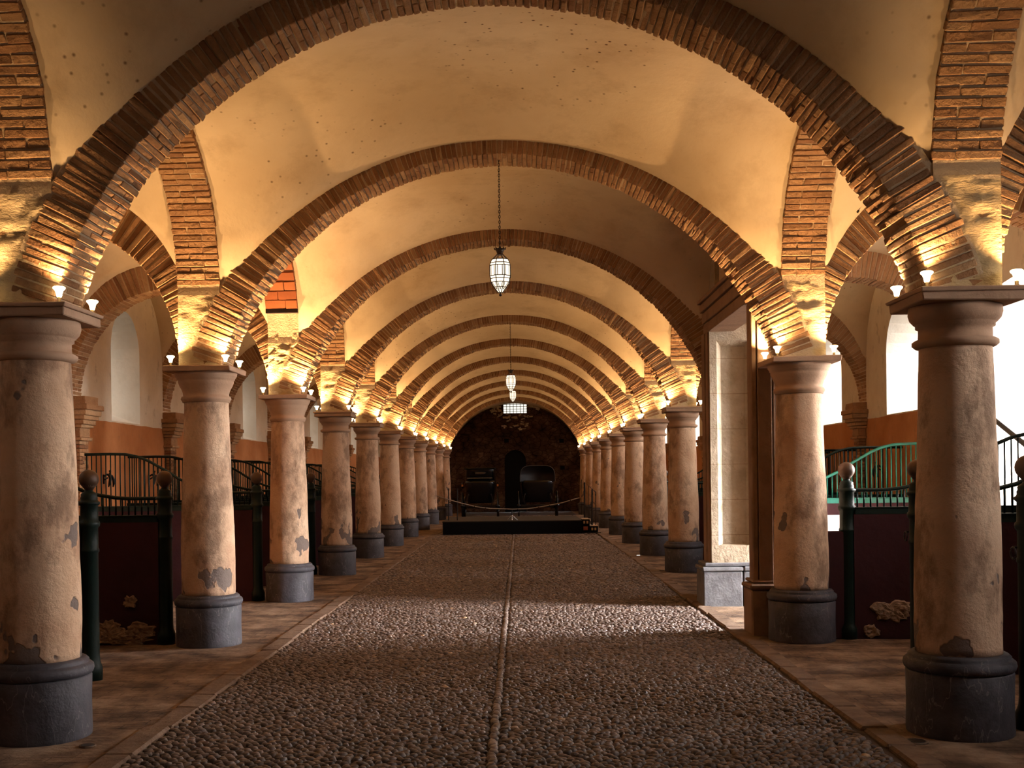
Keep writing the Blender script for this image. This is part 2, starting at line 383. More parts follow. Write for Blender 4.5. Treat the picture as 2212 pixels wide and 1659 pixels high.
for sx in (-1, 1):
    for sy in (-1, 1):
        for sz in (-1, 1): TF.append(_orient([idx[(sx, sy, sz, 0)], idx[(sx, sy, sz, 1)], idx[(sx, sy, sz, 2)]]))

def obox(name, x0, x1, y0, y1, z0, z1, mat, parent=None, ch=0.0):
    b = MB()
    if ch: b.cbox(((x0 + x1) / 2, (y0 + y1) / 2, (z0 + z1) / 2), np.eye(3), ((x1 - x0) / 2, (y1 - y0) / 2, (z1 - z0) / 2), ch)
    else: b.box(x0, x1, y0, y1, z0, z1)
    return link(name, b.me(name, mat), parent)

# ------------------------------------------------------------ vault shape
R_N, ZC_N = 2.78, 1.86            # nave transverse arch: circle radius and centre height
def z_long(y, a=1.70, rise=1.55, base=3.2, p=2.3):
    q = abs(y) / a
    return base + rise * (max(0.0, 1 - q ** p)) ** (1 / p)
def web_T(x):                      # nave profile over the transverse arches
    ro = R_N + 0.13 + 0.09 * (abs(x) / 2.65) ** 2
    return ZC_N + math.sqrt(max(ro * ro - x * x, 0.01))
def web_TA(x):                     # aisle profile
    q = min(1, abs(x) / 1.46); return 2.72 + 1.70 * math.sqrt(max(0, 1 - q ** 2.4))
def web_L(y): return z_long(y, 1.72, 1.62, 3.2) if abs(y) < 1.72 else 3.2
def smax(a, b, base=3.20, p=5.0):
    return base + ((max(a - base, 0.01)) ** p + (max(b - base, 0.01)) ** p) ** (1 / p)
def web_mesh(x0, x1, nx, Tf, name, ylo, yhi, skip=None):
    ys = []
    y = ylo
    k0 = YK(-1)
    ny = int(round((yhi - ylo) / (BAY / 36)))
    ys = np.linspace(ylo, yhi, ny + 1)
    xs = [x0 + (x1 - x0) * (0.5 - 0.5 * math.cos(PI * i / nx)) for i in range(nx + 1)]
    xm = (x0 + x1) / 2
    vs = []
    for y in ys:
        yl = (y - k0) % BAY - BAY / 2
        L = web_L(yl)
        for x in xs:
            z = smax(Tf(x - xm), L)
            z += 0.012 * noise.noise(Vector((x * 0.9, y * 0.9, 3.1)))
            vs.append((x, y, z))
    w = nx + 1
    fs = [(j * w + i, (j + 1) * w + i, (j + 1) * w + i + 1, j * w + i + 1) for j in range(ny) for i in range(nx)]
    return vs, fs
def build_ceiling():
    b = MB()
    for (x0, x1, nx, f) in ((XL + 0.06, XR - 0.06, 64, web_T), (WALL_L - 0.1, XL - 0.06, 40, web_TA), (XR + 0.06, WALL_R + 0.1, 40, web_TA)):
        vs, fs = web_mesh(x0, x1, nx, f, 'ceiling', Y_NEAR, Y_FAR)
        b.add(vs, fs)
    o = link('ceiling', b.me('ceiling', M['vault'], True)); props(o, kind='structure')
    r = MB(); r.box(WALL_L - 0.9, WALL_R + 1.9, Y_NEAR - 0.5, Y_FAR + 1.2, 5.55, 5.7)  # unseen slab above the vaults, added to block stray skylight
    props(link('ceiling', r.me('light_block_slab', M['wall'])), kind='structure')
build_ceiling()

# ------------------------------------------------------------ floor
CX0, CX1 = -2.25, 2.10
def build_floor():
    b = MB()
    def sheet(x0, x1, y0, y1, st, z, amp):
        nx = max(1, int((x1 - x0) / st)); ny = max(1, int((y1 - y0) / st)); vs = []
        for j in range(ny + 1):
            for i in range(nx + 1):
                x = x0 + (x1 - x0) * i / nx; y = y0 + (y1 - y0) * j / ny
                vs.append((x, y, z + amp * noise.noise(Vector((x * 1.7, y * 1.7, 0)))))
        w = nx + 1; b.add(vs, [(j * w + i, j * w + i + 1, (j + 1) * w + i + 1, (j + 1) * w + i) for j in range(ny) for i in range(nx)])
    sheet(WALL_L - 0.9, CX0 - 0.16, Y_NEAR, 22, 0.12, 0.0, 0.008); sheet(CX1 + 0.16, WALL_R + 2.9, Y_NEAR, 22, 0.12, 0.0, 0.008)
    sheet(WALL_L - 0.9, CX0 - 0.16, 22, Y_FAR, 1.0, 0.0, 0.0); sheet(CX1 + 0.16, WALL_R + 2.9, 22, Y_FAR, 1.0, 0.0, 0.0)
    props(link('floor', b.me('floor', M['paving'], True)), kind='structure')
    b = MB(); b.box(CX0 - 0.2, CX1 + 0.2, Y_NEAR, Y_FAR + 1.0, -0.25, -0.012)
    props(link('floor', b.me('floor_bed', M['soil'])), kind='structure')
    # kerb stones either side
    for nm, x in (('trim_1', CX0 - 0.09), ('trim_2', CX1 + 0.09)):
        b = MB(); y = Y_NEAR
        while y < 44:
            ln = random.uniform(0.42, 0.85); dx = random.uniform(-0.012, 0.012)
            b.cbox((x + dx, y + ln / 2, -0.045 + random.uniform(-.004, .004)), np.eye(3), (0.088, ln / 2 - 0.004, 0.06), 0.016, random.random(), 0.003)
            y += ln
        props(link(nm, b.me(nm, M['kerb'], False)), kind='structure')
build_floor()
def build_cobbles():
    px, py = [], []
    y = 3.0; row = 0
    while y < 44.0:
        near = y < 16
        lx, ly = (0.058, 0.043) if near else (0.075, 0.056) if y < 26 else (0.11, 0.085)
        n = int((CX1 - CX0) / lx)
        xs = CX0 + 0.02 + (np.arange(n) + 0.5 * (row % 2)) * lx + rng.normal(0, lx * 0.14, n)
        yy = y + rng.normal(0, ly * 0.14, n) + 0.02 * np.sin(xs * 2.3 + y * 0.8)
        keep = (np.abs(xs - XC) > 0.045) & (xs < CX1 - 0.01)
        for a_, b_ in zip(xs[keep], yy[keep]): px.append((a_, b_, lx, ly))
        y += ly; row += 1
    P = np.array(px); n = len(P)
    seg = 8
    rings = [(0.52, -0.6), (0.50, 0.05), (0.36, 0.72)]
    ang = 2 * PI * np.arange(seg) / seg
    tmpl = [(r * math.cos(a), r * math.sin(a), z) for (r, z) in rings for a in ang] + [(0, 0, 1.0)]
    T = np.array(tmpl); nv = len(T)
    sz = rng.uniform(0.85, 1.12, n); asp = rng.uniform(0.85, 1.15, n); rot = rng.normal(0, 0.35, n)
    h = rng.uniform(0.010, 0.020, n); tx = rng.normal(0, 0.12, n); ty = rng.normal(0, 0.12, n)
    wob = rng.uniform(0.9, 1.1, (n, nv))
    X = T[None, :, 0] * (P[:, 2] * sz * asp)[:, None] * wob; Y = T[None, :, 1] * (P[:, 3] * sz / asp)[:, None] * wob
    c, s_ = np.cos(rot)[:, None], np.sin(rot)[:, None]
    Xr = X * c - Y * s_; Yr = X * s_ + Y * c
    Z = T[None, :, 2] * h[:, None] * 1.0 + Xr * tx[:, None] + Yr * ty[:, None] - 0.006 + rng.normal(0, 0.0018, n)[:, None]
    V = np.stack([Xr + P[:, 0:1], Yr + P[:, 1:2], Z], -1).reshape(-1, 3)
    f4 = []; f3 = []
    for k in range(2):
        for j in range(seg):
            q = (j + 1) % seg; f4.append((k * seg + j, k * seg + q, (k + 1) * seg + q, (k + 1) * seg + j))
    for j in range(seg): f3.append((2 * seg + j, 2 * seg + (j + 1) % seg, 3 * seg))
    base = (np.arange(n) * nv)[:, None, None]
    q4 = (np.array(f4)[None] + base).reshape(n, -1); q3 = (np.array(f3)[None] + base).reshape(n, -1)
    loops = np.concatenate([q4, q3], 1).reshape(-1)
    tot = np.tile(np.array([4] * len(f4) + [3] * len(f3)), n); st = np.concatenate([[0], np.cumsum(tot)[:-1]])
    me = bpy.data.meshes.new('cobblestones'); me.vertices.add(len(V)); me.vertices.foreach_set('co', V.astype(np.float32).ravel())
    me.loops.add(len(loops)); me.loops.foreach_set('vertex_index', loops.astype(np.int32))
    me.polygons.add(len(tot)); me.polygons.foreach_set('loop_start', st.astype(np.int32)); me.polygons.foreach_set('loop_total', tot.astype(np.int32))
    me.polygons.foreach_set('use_smooth', [True] * len(tot))
    me.update(calc_edges=True); me.materials.append(M['cobble'])
    t = np.clip(rng.beta(2.2, 2.6, n) * 0.95 + (rng.random(n) > 0.985) * 0.3, 0, 1)
    at = me.attributes.new('tint', 'FLOAT', 'POINT'); at.data.foreach_set('value', np.repeat(t, nv).astype(np.float32))
    props(link('cobblestones', me), 'dark brown rounded cobblestones paving the central aisle between the columns', 'cobblestones', kind='stuff')
    # the spine of bigger stones down the middle
    b = MB(); y = 3.0
    while y < 30:
        ln = random.uniform(0.06, 0.10)
        b.cbox((XC + random.uniform(-.006, .006), y + ln / 2, -0.002), np.eye(3), (0.026, ln / 2 - 0.003, 0.016), 0.012, random.uniform(.35, .75), 0.003)
        y += ln
    props(link('stone_spine', b.me('stone_spine', M['cobble'], True)), 'narrow line of larger stones running down the middle of the cobbles', 'stone line')
build_cobbles()

# ------------------------------------------------------------ outer walls with windows
def arch_pts(yc, hw, spring, rise, n=14):
    return [(yc - hw * math.cos(PI * i / n), spring + rise * math.sin(PI * i / n)) for i in range(n + 1)]
def wall_side(side, xi, xo, holes, name):
    # plane at x=xi facing the hall, holes: (yc, hw_in, sill_in, spring, rise, hw_out, sill_out)
    b = MB(); rv = MB()
    Z1 = 5.6; ycur = Y_NEAR - 0.3
    def quad(p): b.add(p, [(0, 1, 2, 3)])
    for (yc, hw, sill, spr, rise, hwo, sillo, xo_) in holes:
        quad([(xi, ycur, 0), (xi, yc - hw, 0), (xi, yc - hw, Z1), (xi, ycur, Z1)])
        if sill > 0: quad([(xi, yc - hw, 0), (xi, yc + hw, 0), (xi, yc + hw, sill), (xi, yc - hw, sill)])
        ap = arch_pts(yc, hw, spr, rise); ao = arch_pts(yc, hwo, spr - 0.05, rise)
        for (a, c) in zip(ap[:-1], ap[1:]):
            quad([(xi, a[0], a[1]), (xi, c[0], c[1]), (xi, c[0], Z1), (xi, a[0], Z1)])
        loop_i = [(xi, yc - hw, sill)] + [(xi, *p) for p in ap] + [(xi, yc + hw, sill)]
        loop_o = [(xo_, yc - hwo, sillo)] + [(xo_, *p) for p in ao] + [(xo_, yc + hwo, sillo)]
        n = len(loop_i)
        for i in range(n):
            j = (i + 1) % n
            rv.add([loop_i[i], loop_i[j], loop_o[j], loop_o[i]], [(0, 1, 2, 3)])
        ycur = yc + hw
    quad([(xi, ycur, 0), (xi, Y_FAR + 1, 0), (xi, Y_FAR + 1, Z1), (xi, ycur, Z1)])
    o = props(link(name, b.me(name, M['wall'])), kind='structure')
    r = link('window_reveals', rv.me('window_reveals', M['reveal'], False), o)
    # outer shell, so daylight only enters through the openings
    sh = MB(); ycur = Y_NEAR - 0.3
    X = xo
    for (yc, hw, sill, spr, rise, hwo, sillo, xo_) in holes:
        e = (X, xo_)
        sh.box(min(xi, X) if 0 else X - 0.04, X + 0.04, ycur, yc - hwo, 0, Z1)
        if sillo > 0: sh.box(X - 0.04, X + 0.04, yc - hwo, yc + hwo, 0, sillo)
        ao = arch_pts(yc, hwo, spr - 0.05, rise)
        for (a, c) in zip(ao[:-1], ao[1:]):
            sh.add([(X, a[0], a[1]), (X, c[0], c[1]), (X, c[0], Z1), (X, a[0], Z1)], [(0, 1, 2, 3)])
        ycur = yc + hwo
    sh.box(X - 0.04, X + 0.04, ycur, Y_FAR + 1, 0, Z1)
    link('outer_face', sh.me('outer_face', M['wall']), o)
wins_l = [(YK(k) + BAY / 2, 0.60, 2.46, 3.50, 0.62, 0.36, 2.75, WALL_L - 0.75) for k in range(0, 11) if k != 2]
wall_side(-1, WALL_L, WALL_L - 0.75, wins_l, 'wall_left')
wins_r = []
for k in range(0, 11):
    if k == 2: wins_r.append((12.30, 1.15, 0.0, 3.62, 0.18, 1.15, 0.0, WALL_R + 1.5))
    else: wins_r.append((YK(k) + BAY / 2, 0.72, 2.46, 3.40, 0.70, 0.60, 2.56, WALL_R + 1.5 if False else WALL_R + 0.75))
# right wall: windows end at +0.75, the deep doorway at +1.5, so the shell is built per hole
wall_side(1, WALL_R, WALL_R + 0.75, [(*h[:7], WALL_R + 0.75) for h in wins_r], 'wall_right')
pb = MB(); px0, px1 = WALL_R + 0.70, WALL_R + 2.6  # unseen tunnel walls, added to narrow the daylight through the doorway
pb.box(px0, px1, 10.95, 11.15, 0, 3.95); pb.box(px0, px1, 13.45, 13.65, 0, 3.95); pb.box(px0, px1, 10.95, 13.65, 3.82, 4.0)
props(link('wall_light_tunnel', pb.me('wall_light_tunnel', M['reveal'])), kind='structure')
def wall_end(name, y, x0, x1, mat, hole=None):
    b = MB()
    if hole:
        hx0, hx1, hz0, hz1 = hole
        b.box(x0, hx0, y, y + 0.5, 0, 5.6); b.box(hx1, x1, y, y + 0.5, 0, 5.6); b.box(hx0, hx1, y, y + 0.5, 0, hz0); b.box(hx0, hx1, y, y + 0.5, hz1, 5.6)
    else: b.box(x0, x1, y, y + 0.2, 0, 5.6)
    return props(link(name, b.me(name, mat)), kind='structure')
wall_end('wall_near', Y_NEAR - 0.25, WALL_L - 0.8, WALL_R + 0.8, M['wall'])
def px_on(y, px, py):
    "helper used when measuring: point on the plane Y=y behind photo pixel"
    c, s_ = math.cos(ROLL), math.sin(ROLL); a, b = px - 1106, py - 829.5
    u = c * a - s_ * b + 1106; v = s_ * a + c * b + 829.5
    xc, zc = (u - 1047.17) / F_PX, (1027.38 - v) / F_PX
    cy_, sy_ = math.cos(-YAW), math.sin(-YAW)
    d = Vector((xc * cy_ + sy_, -xc * sy_ + cy_, zc)); return d * (y / d.y) + Vector((0, 0, 1.6))

# far wall with its small leaded window, niche and put-log holes
FY = Y_FAR
p0, p1 = px_on(FY, 1087, 893), px_on(FY, 1138, 867)
wx0, wx1, wz0, wz1 = p0.x, p1.x, p0.z, p1.z
wall_end('wall_far', FY, WALL_L - 0.8, WALL_R + 0.8, M['rubble'], (wx0, wx1, wz0, wz1))
o = props(bpy.data.objects.new('window_1', None), kind='structure'); COL.objects.link(o); o.location = ((wx0 + wx1) / 2, FY + 0.3, wz0)
b = MB(); b.box(-(wx1 - wx0) / 2, (wx1 - wx0) / 2, 0.03, 0.05, 0, wz1 - wz0); link('pane', b.me('pane', M['sky_glass']), o)
b = MB(); ww, wh = wx1 - wx0, wz1 - wz0
for i in range(8): x = -ww / 2 + ww * i / 7; b.box(x - .012, x + .012, 0, .028, 0, wh)
for i in range(6): z = wh * i / 5; b.box(-ww / 2, ww / 2, 0, .028, z - .01, z + .01)
link('window_frame', b.me('window_frame', M['iron']), o)

# ------------------------------------------------------------ columns
def col_meshes(kind):
    b = MB(); b.lathe([(0.305, -0.03), (0.312, 0.02), (0.308, 0.20), (0.312, 0.372), (0.304, 0.383)], 48)
    drum = b.me('base_drum', M['drum'], True)
    b = MB(); b.lathe([(0.300, 0.383), (0.318, 0.392), (0.326, 0.415), (0.322, 0.440), (0.304, 0.455), (0.292, 0.458), (0.296, 0.470), (0.280, 0.486), (0.262, 0.490)], 48)
    torus = b.me('base_moulding', M['drum'], True)
    b = MB(); pr = []
    n = 40
    for i in range(n + 1):
        t = i / n; z = 0.486 + (2.36 - 0.486) * t
        r = 0.252 + 0.006 * math.sin(PI * min(1, t * 1.6)) - 0.043 * t ** 1.5
        pr.append((r, z))
    seg = 64
    b.lathe(pr, seg)
    v = []
    ph = random.uniform(0, 50)
    for (x, y, z) in b.v:
        q = noise.noise(Vector((x * 3.2, y * 3.2, z * 2.2 + ph))) * 0.007 + noise.noise(Vector((x * 11, y * 11, z * 9 + ph))) * 0.003
        foot = max(0, 1 - (z - 0.486) / 0.5) * noise.noise(Vector((x * 7, y * 7, z * 6 + ph * 2))) * 0.008
        s_ = 1 + (q + foot) / 0.24; v.append((x * s_, y * s_, z))
    b.v = v
    shaft = b.me('shaft', M['shaft'], True)
    b = MB()
    if kind == 'A':
        prof = [(0.208, 2.345), (0.232, 2.352), (0.250, 2.368), (0.250, 2.388), (0.232, 2.400), (0.214, 2.404), (0.212, 2.470), (0.229, 2.474), (0.229, 2.494),
                (0.240, 2.500), (0.262, 2.525), (0.272, 2.560), (0.268, 2.600)]
    else:
        prof = [(0.206, 2.340), (0.224, 2.344), (0.226, 2.356), (0.232, 2.362), (0.240, 2.376), (0.232, 2.398), (0.216, 2.402), (0.218, 2.430), (0.232, 2.470), (0.252, 2.505),
                (0.264, 2.540), (0.262, 2.556), (0.274, 2.562), (0.276, 2.575), (0.290, 2.592), (0.298, 2.628)]
    b.lathe(prof, 48)
    echinus = b.me('capital', M['capital'], True)
    b = MB()
    if kind == 'A':
        b.cbox((0, 0, 2.628), np.eye(3), (0.300, 0.300, 0.029), 0.006, 0.5, 0.003); b.cbox((0, 0, 2.668), np.eye(3), (0.315, 0.315, 0.012), 0.004, 0.5, 0.003)
    else: b.cbox((0, 0, 2.653), np.eye(3), (0.318, 0.318, 0.027), 0.006, 0.5, 0.004)
    abacus = b.me('abacus', M['capital'])
    return [('base_drum', drum), ('base_moulding', torus), ('shaft', shaft), ('capital', echinus), ('abacus', abacus)]
CM = {'A': [col_meshes('A') for _ in range(3)], 'B': [col_meshes('B') for _ in range(2)]}
LOOK = {('left', 1): 'thick plastered column cut by the left edge of the picture, on a near-black stone drum',
        ('left', 2): 'worn beige column with a bell capital and blue-grey stone drum, second in the left row',
        ('left', 3): 'mottled column with a bell capital below the orange bricks, third in the left row',
        ('left', 4): 'flaking brown and cream column, fourth in the left row',
        ('left', 5): 'column with a dark bare patch low on its shaft, fifth in the left row',
        ('right', 1): 'large column with a wide moulded capital and veined dark drum near the right edge',
        ('right', 2): 'column with a bell capital standing against the stone doorway on the right',
        ('right', 4): 'column just beyond the stone doorway on the right'}
columns = []
for side, X in (('left', XL), ('right', XR)):
    for k in range(0, 12):
        if side == 'right' and k == 3: continue
        kind = 'B' if (side, k) in (('left', 2), ('left', 3), ('right', 2)) else 'A'
        lab = LOOK.get((side, k)) or ('plastered column %s in the %s row, on a dark stone drum' % (ORD[k] if k < 11 else 'farthest away', side) if k else 'plastered column beside the camera in the %s row' % side)
        t = thing('stone_column', lab, 'column', (X, YK(k), 0), 0, 'columns of the %s row' % side)
        ms = CM[kind][(k + (side == 'right')) % len(CM[kind])]
        for nm, me in ms:
            o = link(nm, me, t)
            if nm == 'shaft': o.rotation_euler = (0, 0, k * 1.3 + (side == 'right') * 0.7)
        columns.append((side, k, X))

# ------------------------------------------------------------ uplights on the capitals
def uplight_meshes():
    b = MB(); b.lathe([(0.020, 0.0), (0.020, 0.006), (0.011, 0.010), (0.011, 0.034)], 12); base = b.me('lamp_holder', M['brass'], True)
    b = MB(); b.lathe([(0.012, 0.032), (0.016, 0.040), (0.019, 0.058), (0.024, 0.072), (0.036, 0.084), (0.037, 0.092), (0.030, 0.097), (0.010, 0.099)], 16)
    return base, b.me('lamp_bulb', M['lamp_glow'], True)
U_BASE, U_BULB = uplight_meshes()
sp_d = bpy.data.lights.new('uplight_beam', 'SPOT'); sp_d.energy = SPOT_W; sp_d.color = LAMP_COL
sp_d.spot_size = math.radians(150); sp_d.spot_blend = 1.0; sp_d.shadow_soft_size = 0.025
sp_w = sp_d.copy(); sp_w.energy = SPOT_W * 0.36; sp_w.spot_size = math.radians(92)
sp_b = sp_d.copy(); sp_b.energy = SPOT_W * 1.8
for (side, k, X) in columns:
    if k == 0: continue
    for (cx, cyy, nm) in ((-1, -1, 'front left'), (1, -1, 'front right'), (-1, 1, 'back left'), (1, 1, 'back right')):
        d = 0.262
        t = thing('uplight', 'small glowing uplight at the %s corner of the %s capital, %s row' % (nm, ORD[k] if k else 'overhead', side), 'lamp',
                  (X + cx * d, YK(k) + cyy * d, CAP_Z), 0, 'uplights on the %s row capitals' % side)
        link('lamp_holder', U_BASE, t); link('lamp_bulb', U_BULB, t)
        o = bpy.data.objects.new('uplight_beam', sp_w if (k == 1 and cyy < 0) else sp_b if ((k == 2 and cyy > 0) or (k == 3 and cyy < 0)) else sp_d); COL.objects.link(o); o.parent = t; o.location = (0, 0, 0.104)
        # aim up and a little towards the masonry
        tl = 0.28 if (k == 1 and cyy < 0) else 0.05
        tgt = Vector((-cx * tl, -cyy * tl, 1.0)); o.rotation_euler = (-tgt).to_track_quat('Z', 'Y').to_euler()

# ------------------------------------------------------------ springers (rough rendered masonry above each capital)
def springer_mesh(seed, amp, ztop=3.62):
    b = MB(); hw = 0.203; nz = 34; nn = 10
    for (ax, sg) in ((0, 1), (0, -1), (1, 1), (1, -1)):
        vs = []
        for i in range(nz + 1):
            z = CAP_Z - 0.002 + (ztop - CAP_Z) * i / nz
            for j in range(nn + 1):
                u = -hw + 2 * hw * j / nn
                e = min(1, min(j, nn - j) / 1.5)
                d = amp * e * (noise.noise(Vector((u * 9 + seed, z * 13, ax * 5 + sg))) + 0.6 * noise.noise(Vector((u * 24 + seed, z * 30, ax * 5 + sg))))
                p = (sg * (hw + d), u, z) if ax == 0 else (u, sg * (hw + d), z); vs.append(p)
        w = nn + 1; fs = []
        for i in range(nz):
            for j in range(nn):
                q = (i * w + j, i * w + j + 1, (i + 1) * w + j + 1, (i + 1) * w + j)
                fs.append(q if (ax == 0) == (sg > 0) else q[::-1])
        b.add(vs, fs)
    b.box(-0.19, 0.19, -0.19, 0.19, ztop - 0.02, 4.7)
    return b.me('springer', M['springer'], True)
SP = [springer_mesh(1.3, 0.016), springer_mesh(7.7, 0.022), springer_mesh(4.2, 0.014), springer_mesh(9.1, 0.034, 3.76)]
for (side, k, X) in columns + [('right', 3, XR)]:
    me = SP[3] if (side, k) == ('left', 3) else SP[(k + (side == 'right')) % 3]
    o = link('arch_springer', me, None, (X, YK(k), 0))
    props(o, ('rough ochre masonry block rising from the %s capital of the %s row' % (ORD[k] if k else 'overhead', side)) if not (side == 'right' and k == 3) else 'rough masonry block over the stone pier on the right', 'masonry', 'springers of the %s row' % side)

# ------------------------------------------------------------ brick arches
def path_arch(fn, n):
    return [fn(i / n) for i in range(n + 1)]
def ring_from_path(pts, half_w, depth, pitch, mat_name='bricks', split=True, zmin=None, jit=0.0022, proud=0.0, tap=0.0):
    # pts: list of (a, z) intrados points in the arch plane; bricks lie across the thickness
    P = np.array(pts); seg = np.linalg.norm(np.diff(P, axis=0), axis=1); cum = np.concatenate([[0], np.cumsum(seg)])
    tot = cum[-1]; n = int(tot / pitch); b = MB()
    for i in range(n):
        s_ = (i + 0.5) * tot / n
        j = min(len(seg) - 1, np.searchsorted(cum, s_) - 1); f = (s_ - cum[j]) / seg[j]
        p = P[j] * (1 - f) + P[j + 1] * f
        j0, j1 = max(0, j - 1), min(len(P) - 1, j + 2); tg = P[j1] - P[j0]; tg /= np.linalg.norm(tg)
        nr = np.array([tg[1], -tg[0]])       # outward (away from the opening)
        if zmin and p[1] < zmin: continue
        off = float(np.clip(rng.normal(-0.001, 0.0025), -0.006, 0.003)) - proud
        dd = depth + rng.normal(0, 0.01)
        cuts = [-half_w, half_w]
        if split:
            k = i % 2
            cuts = [-half_w, -half_w + (0.14 if k else 0.275), half_w] if half_w > 0.15 else cuts
        for c0, c1 in zip(cuts[:-1], cuts[1:]):
            o2 = off + float(np.clip(rng.normal(0, 0.0015), -.003, .003))
            q = p + nr * (dd / 2 + o2)
            e0 = float(np.clip(rng.normal(-.001, 0.003), -.006, .004)) if c0 == -half_w else 0; e1 = float(np.clip(rng.normal(.001, 0.003), -.004, .006)) if c1 == half_w else 0
            cc = (c0 + e0 + c1 + e1) / 2; hh = (c1 + e1 - c0 - e0) / 2 - (0.003 if split else 0)
            # arch-plane axes: tangent, normal; thickness axis y
            yield_ = (q, tg, nr, cc, hh, dd)
            b.cbox((q[0], cc, q[1]), [(tg[0], 0, tg[1]), (0, 1, 0), (nr[0], 0, nr[1])], (tot / n / 2 - 0.0045, hh, dd / 2), 0.005, float(np.clip(rng.beta(3.5, 3.5), 0, 1)), jit, tap)
    return b
def core_from_path(pts, half_w, d0, d1, zmin=None):
    b = MB(); P = np.array(pts); n = len(P); vs = []
    for i in range(n):
        tg = P[min(n - 1, i + 1)] - P[max(0, i - 1)]; tg /= np.linalg.norm(tg); nr = np.array([tg[1], -tg[0]])
        a = P[i] + nr * d0; c = P[i] + nr * d1
        vs += [(a[0], -half_w, a[1]), (a[0], half_w, a[1]), (c[0], half_w, c[1]), (c[0], -half_w, c[1])]
    fs = []
    for i in range(n - 1):
        o = i * 4
        for j in range(4): k = (j + 1) % 4; fs.append((o + j, o + k, o + 4 + k, o + 4 + j))
    b.add(vs, fs); return b
def arc_nave(t):
    a0 = math.asin(2.655 / R_N); a = a0 - 2 * a0 * t   # from +x to -x so that the normal points outward
    return (R_N * math.sin(a), ZC_N + R_N * math.cos(a))
def arc_long(t, a=1.70, rise=1.55, base=3.2):
    th = PI * t; c, s_ = math.cos(th), math.sin(th); p = 2 / 2.3
    return (a * abs(c) ** p * (1 if c > 0 else -1), base + rise * abs(s_) ** p)
def arc_aisle(t, a=1.30):
    th = PI * t; return (a * math.cos(th), CAP_Z + 1.40 * math.sin(th))
def arch_variants(fn, n, half_w, depth, pitch, cnt, stilt=None, tap=0.0):
    out = []
    pts = path_arch(fn, n)
    if stilt: pts = [(pts[0][0], z) for z in np.linspace(stilt, pts[0][1], 6)[:-1]] + pts + [(pts[-1][0], z) for z in np.linspace(pts[-1][1], stilt, 6)[1:]]
    for _ in range(cnt):
        r = ring_from_path(pts, half_w, depth, pitch, tap=tap).me('brick_ring', M['brick'])
        c = core_from_path(pts, half_w - 0.009, 0.008, depth + 0.02).me('mortar_bed', M['mortar'])
        out.append((r, c))
    return out
NAVE = arch_variants(arc_nave, 120, 0.215, 0.29, 0.047, 3, tap=0.05)
LONG = arch_variants(arc_long, 120, 0.20, 0.30, 0.058, 3, stilt=3.50) if False else None
def long_variants(cnt, zmin=3.47):
    out = []
    pts = [p for p in path_arch(arc_long, 160)]
    for _ in range(cnt):
        r = ring_from_path(pts, 0.207, 0.34, 0.060, zmin=zmin, proud=0.006, tap=0.10).me('brick_ring', M['brick'])
        pc = [p for p in pts if p[1] > 3.3]
        c = core_from_path(pc, 0.199, 0.002, 0.42).me('mortar_bed', M['mortar'])
        out.append((r, c))
    return out
LONG = long_variants(3); LONG_HIGH = long_variants(1, 3.80)
AISLE_A = (abs(WALL_L - XL) - 0.2) / 2
AISLE_B = (abs(WALL_R - XR) - 0.2) / 2
AISLE = [arch_variants(lambda t: arc_aisle(t, AISLE_A), 90, 0.195, 0.36, 0.052, 2, tap=0.13), arch_variants(lambda t: arc_aisle(t, AISLE_B), 90, 0.195, 0.36, 0.052, 2, tap=0.13)]
for k in range(0, 12):
    lab = '%s brick arch spanning the central aisle%s' % (ORD[k] if k else 'overhead', {1: ', cut by the top of the picture', 2: ', with the near lantern hanging from it', 5: ', with the second lantern hanging from it'}.get(k, ''))
    t = thing('brick_arch', lab, 'arch', (XC, YK(k), 0), 0, 'arches across the central aisle')
    r, c = NAVE[k % 3]; link('brick_ring', r, t); link('mortar_bed', c, t)
    if k == 1: t.scale = (1, 1, 0.986); t.location.z = 0.03
for side, X in (('left', XL), ('right', XR)):
    for k in range(-1, 11):
        if side == 'right' and k == 2: continue
        lab = 'brick arcade arch linking the %s and %s columns of the %s row' % (ORD[k] if k > 0 else 'overhead', ORD[k + 1] if k + 1 > 0 else 'overhead', side) if k >= 0 else 'brick arcade arch behind the camera, %s row' % side
        t = thing('arcade_arch', lab, 'arch', (X, YK(k) + BAY / 2, 0), PI / 2, 'arches along the %s row' % side)
        r, c = LONG_HIGH[0] if (side == 'left' and k == 2) else LONG[(k + 3) % 3]; link('brick_ring', r, t); link('mortar_bed', c, t)
        if side == 'left' and k == 2:
            # smooth orange facing tiles and a dark beam on the leg over the third column
            bt = MB(); z = 3.80; row = 0
            while z < 4.32:
                q = min(1, (z + 0.05 - 3.2) / 1.55); ya = 1.70 * (1 - q ** 2.3) ** (1 / 2.3)
                ya2 = 1.70 * (1 - min(1, (z + .10 - 3.2) / 1.55) ** 2.3) ** (1 / 2.3)
                sl = math.atan2(ya - ya2, 0.05) * 1.0
                for (a, c2) in (((-0.205, 0.03), (0.036, 0.205)) if row % 2 else ((-0.205, -0.06), (-0.054, 0.205))):
                    ax = [(math.cos(sl), 0, math.sin(sl)), (0, 1, 0), (-math.sin(sl), 0, math.cos(sl))]
                    bt.cbox((ya + 0.025, (a + c2) / 2, z + 0.05), ax, (0.05, (c2 - a) / 2, 0.056), 0.004, random.random(), 0.0015)
                z += 0.113; row += 1
            link('facing_tiles', bt.me('facing_tiles', M['orange_tile']), t)
            obox('tie_beam', 1.595, 1.72, -0.208, 0.208, 3.725, 3.79, M['dark_wood'], t, 0.006)
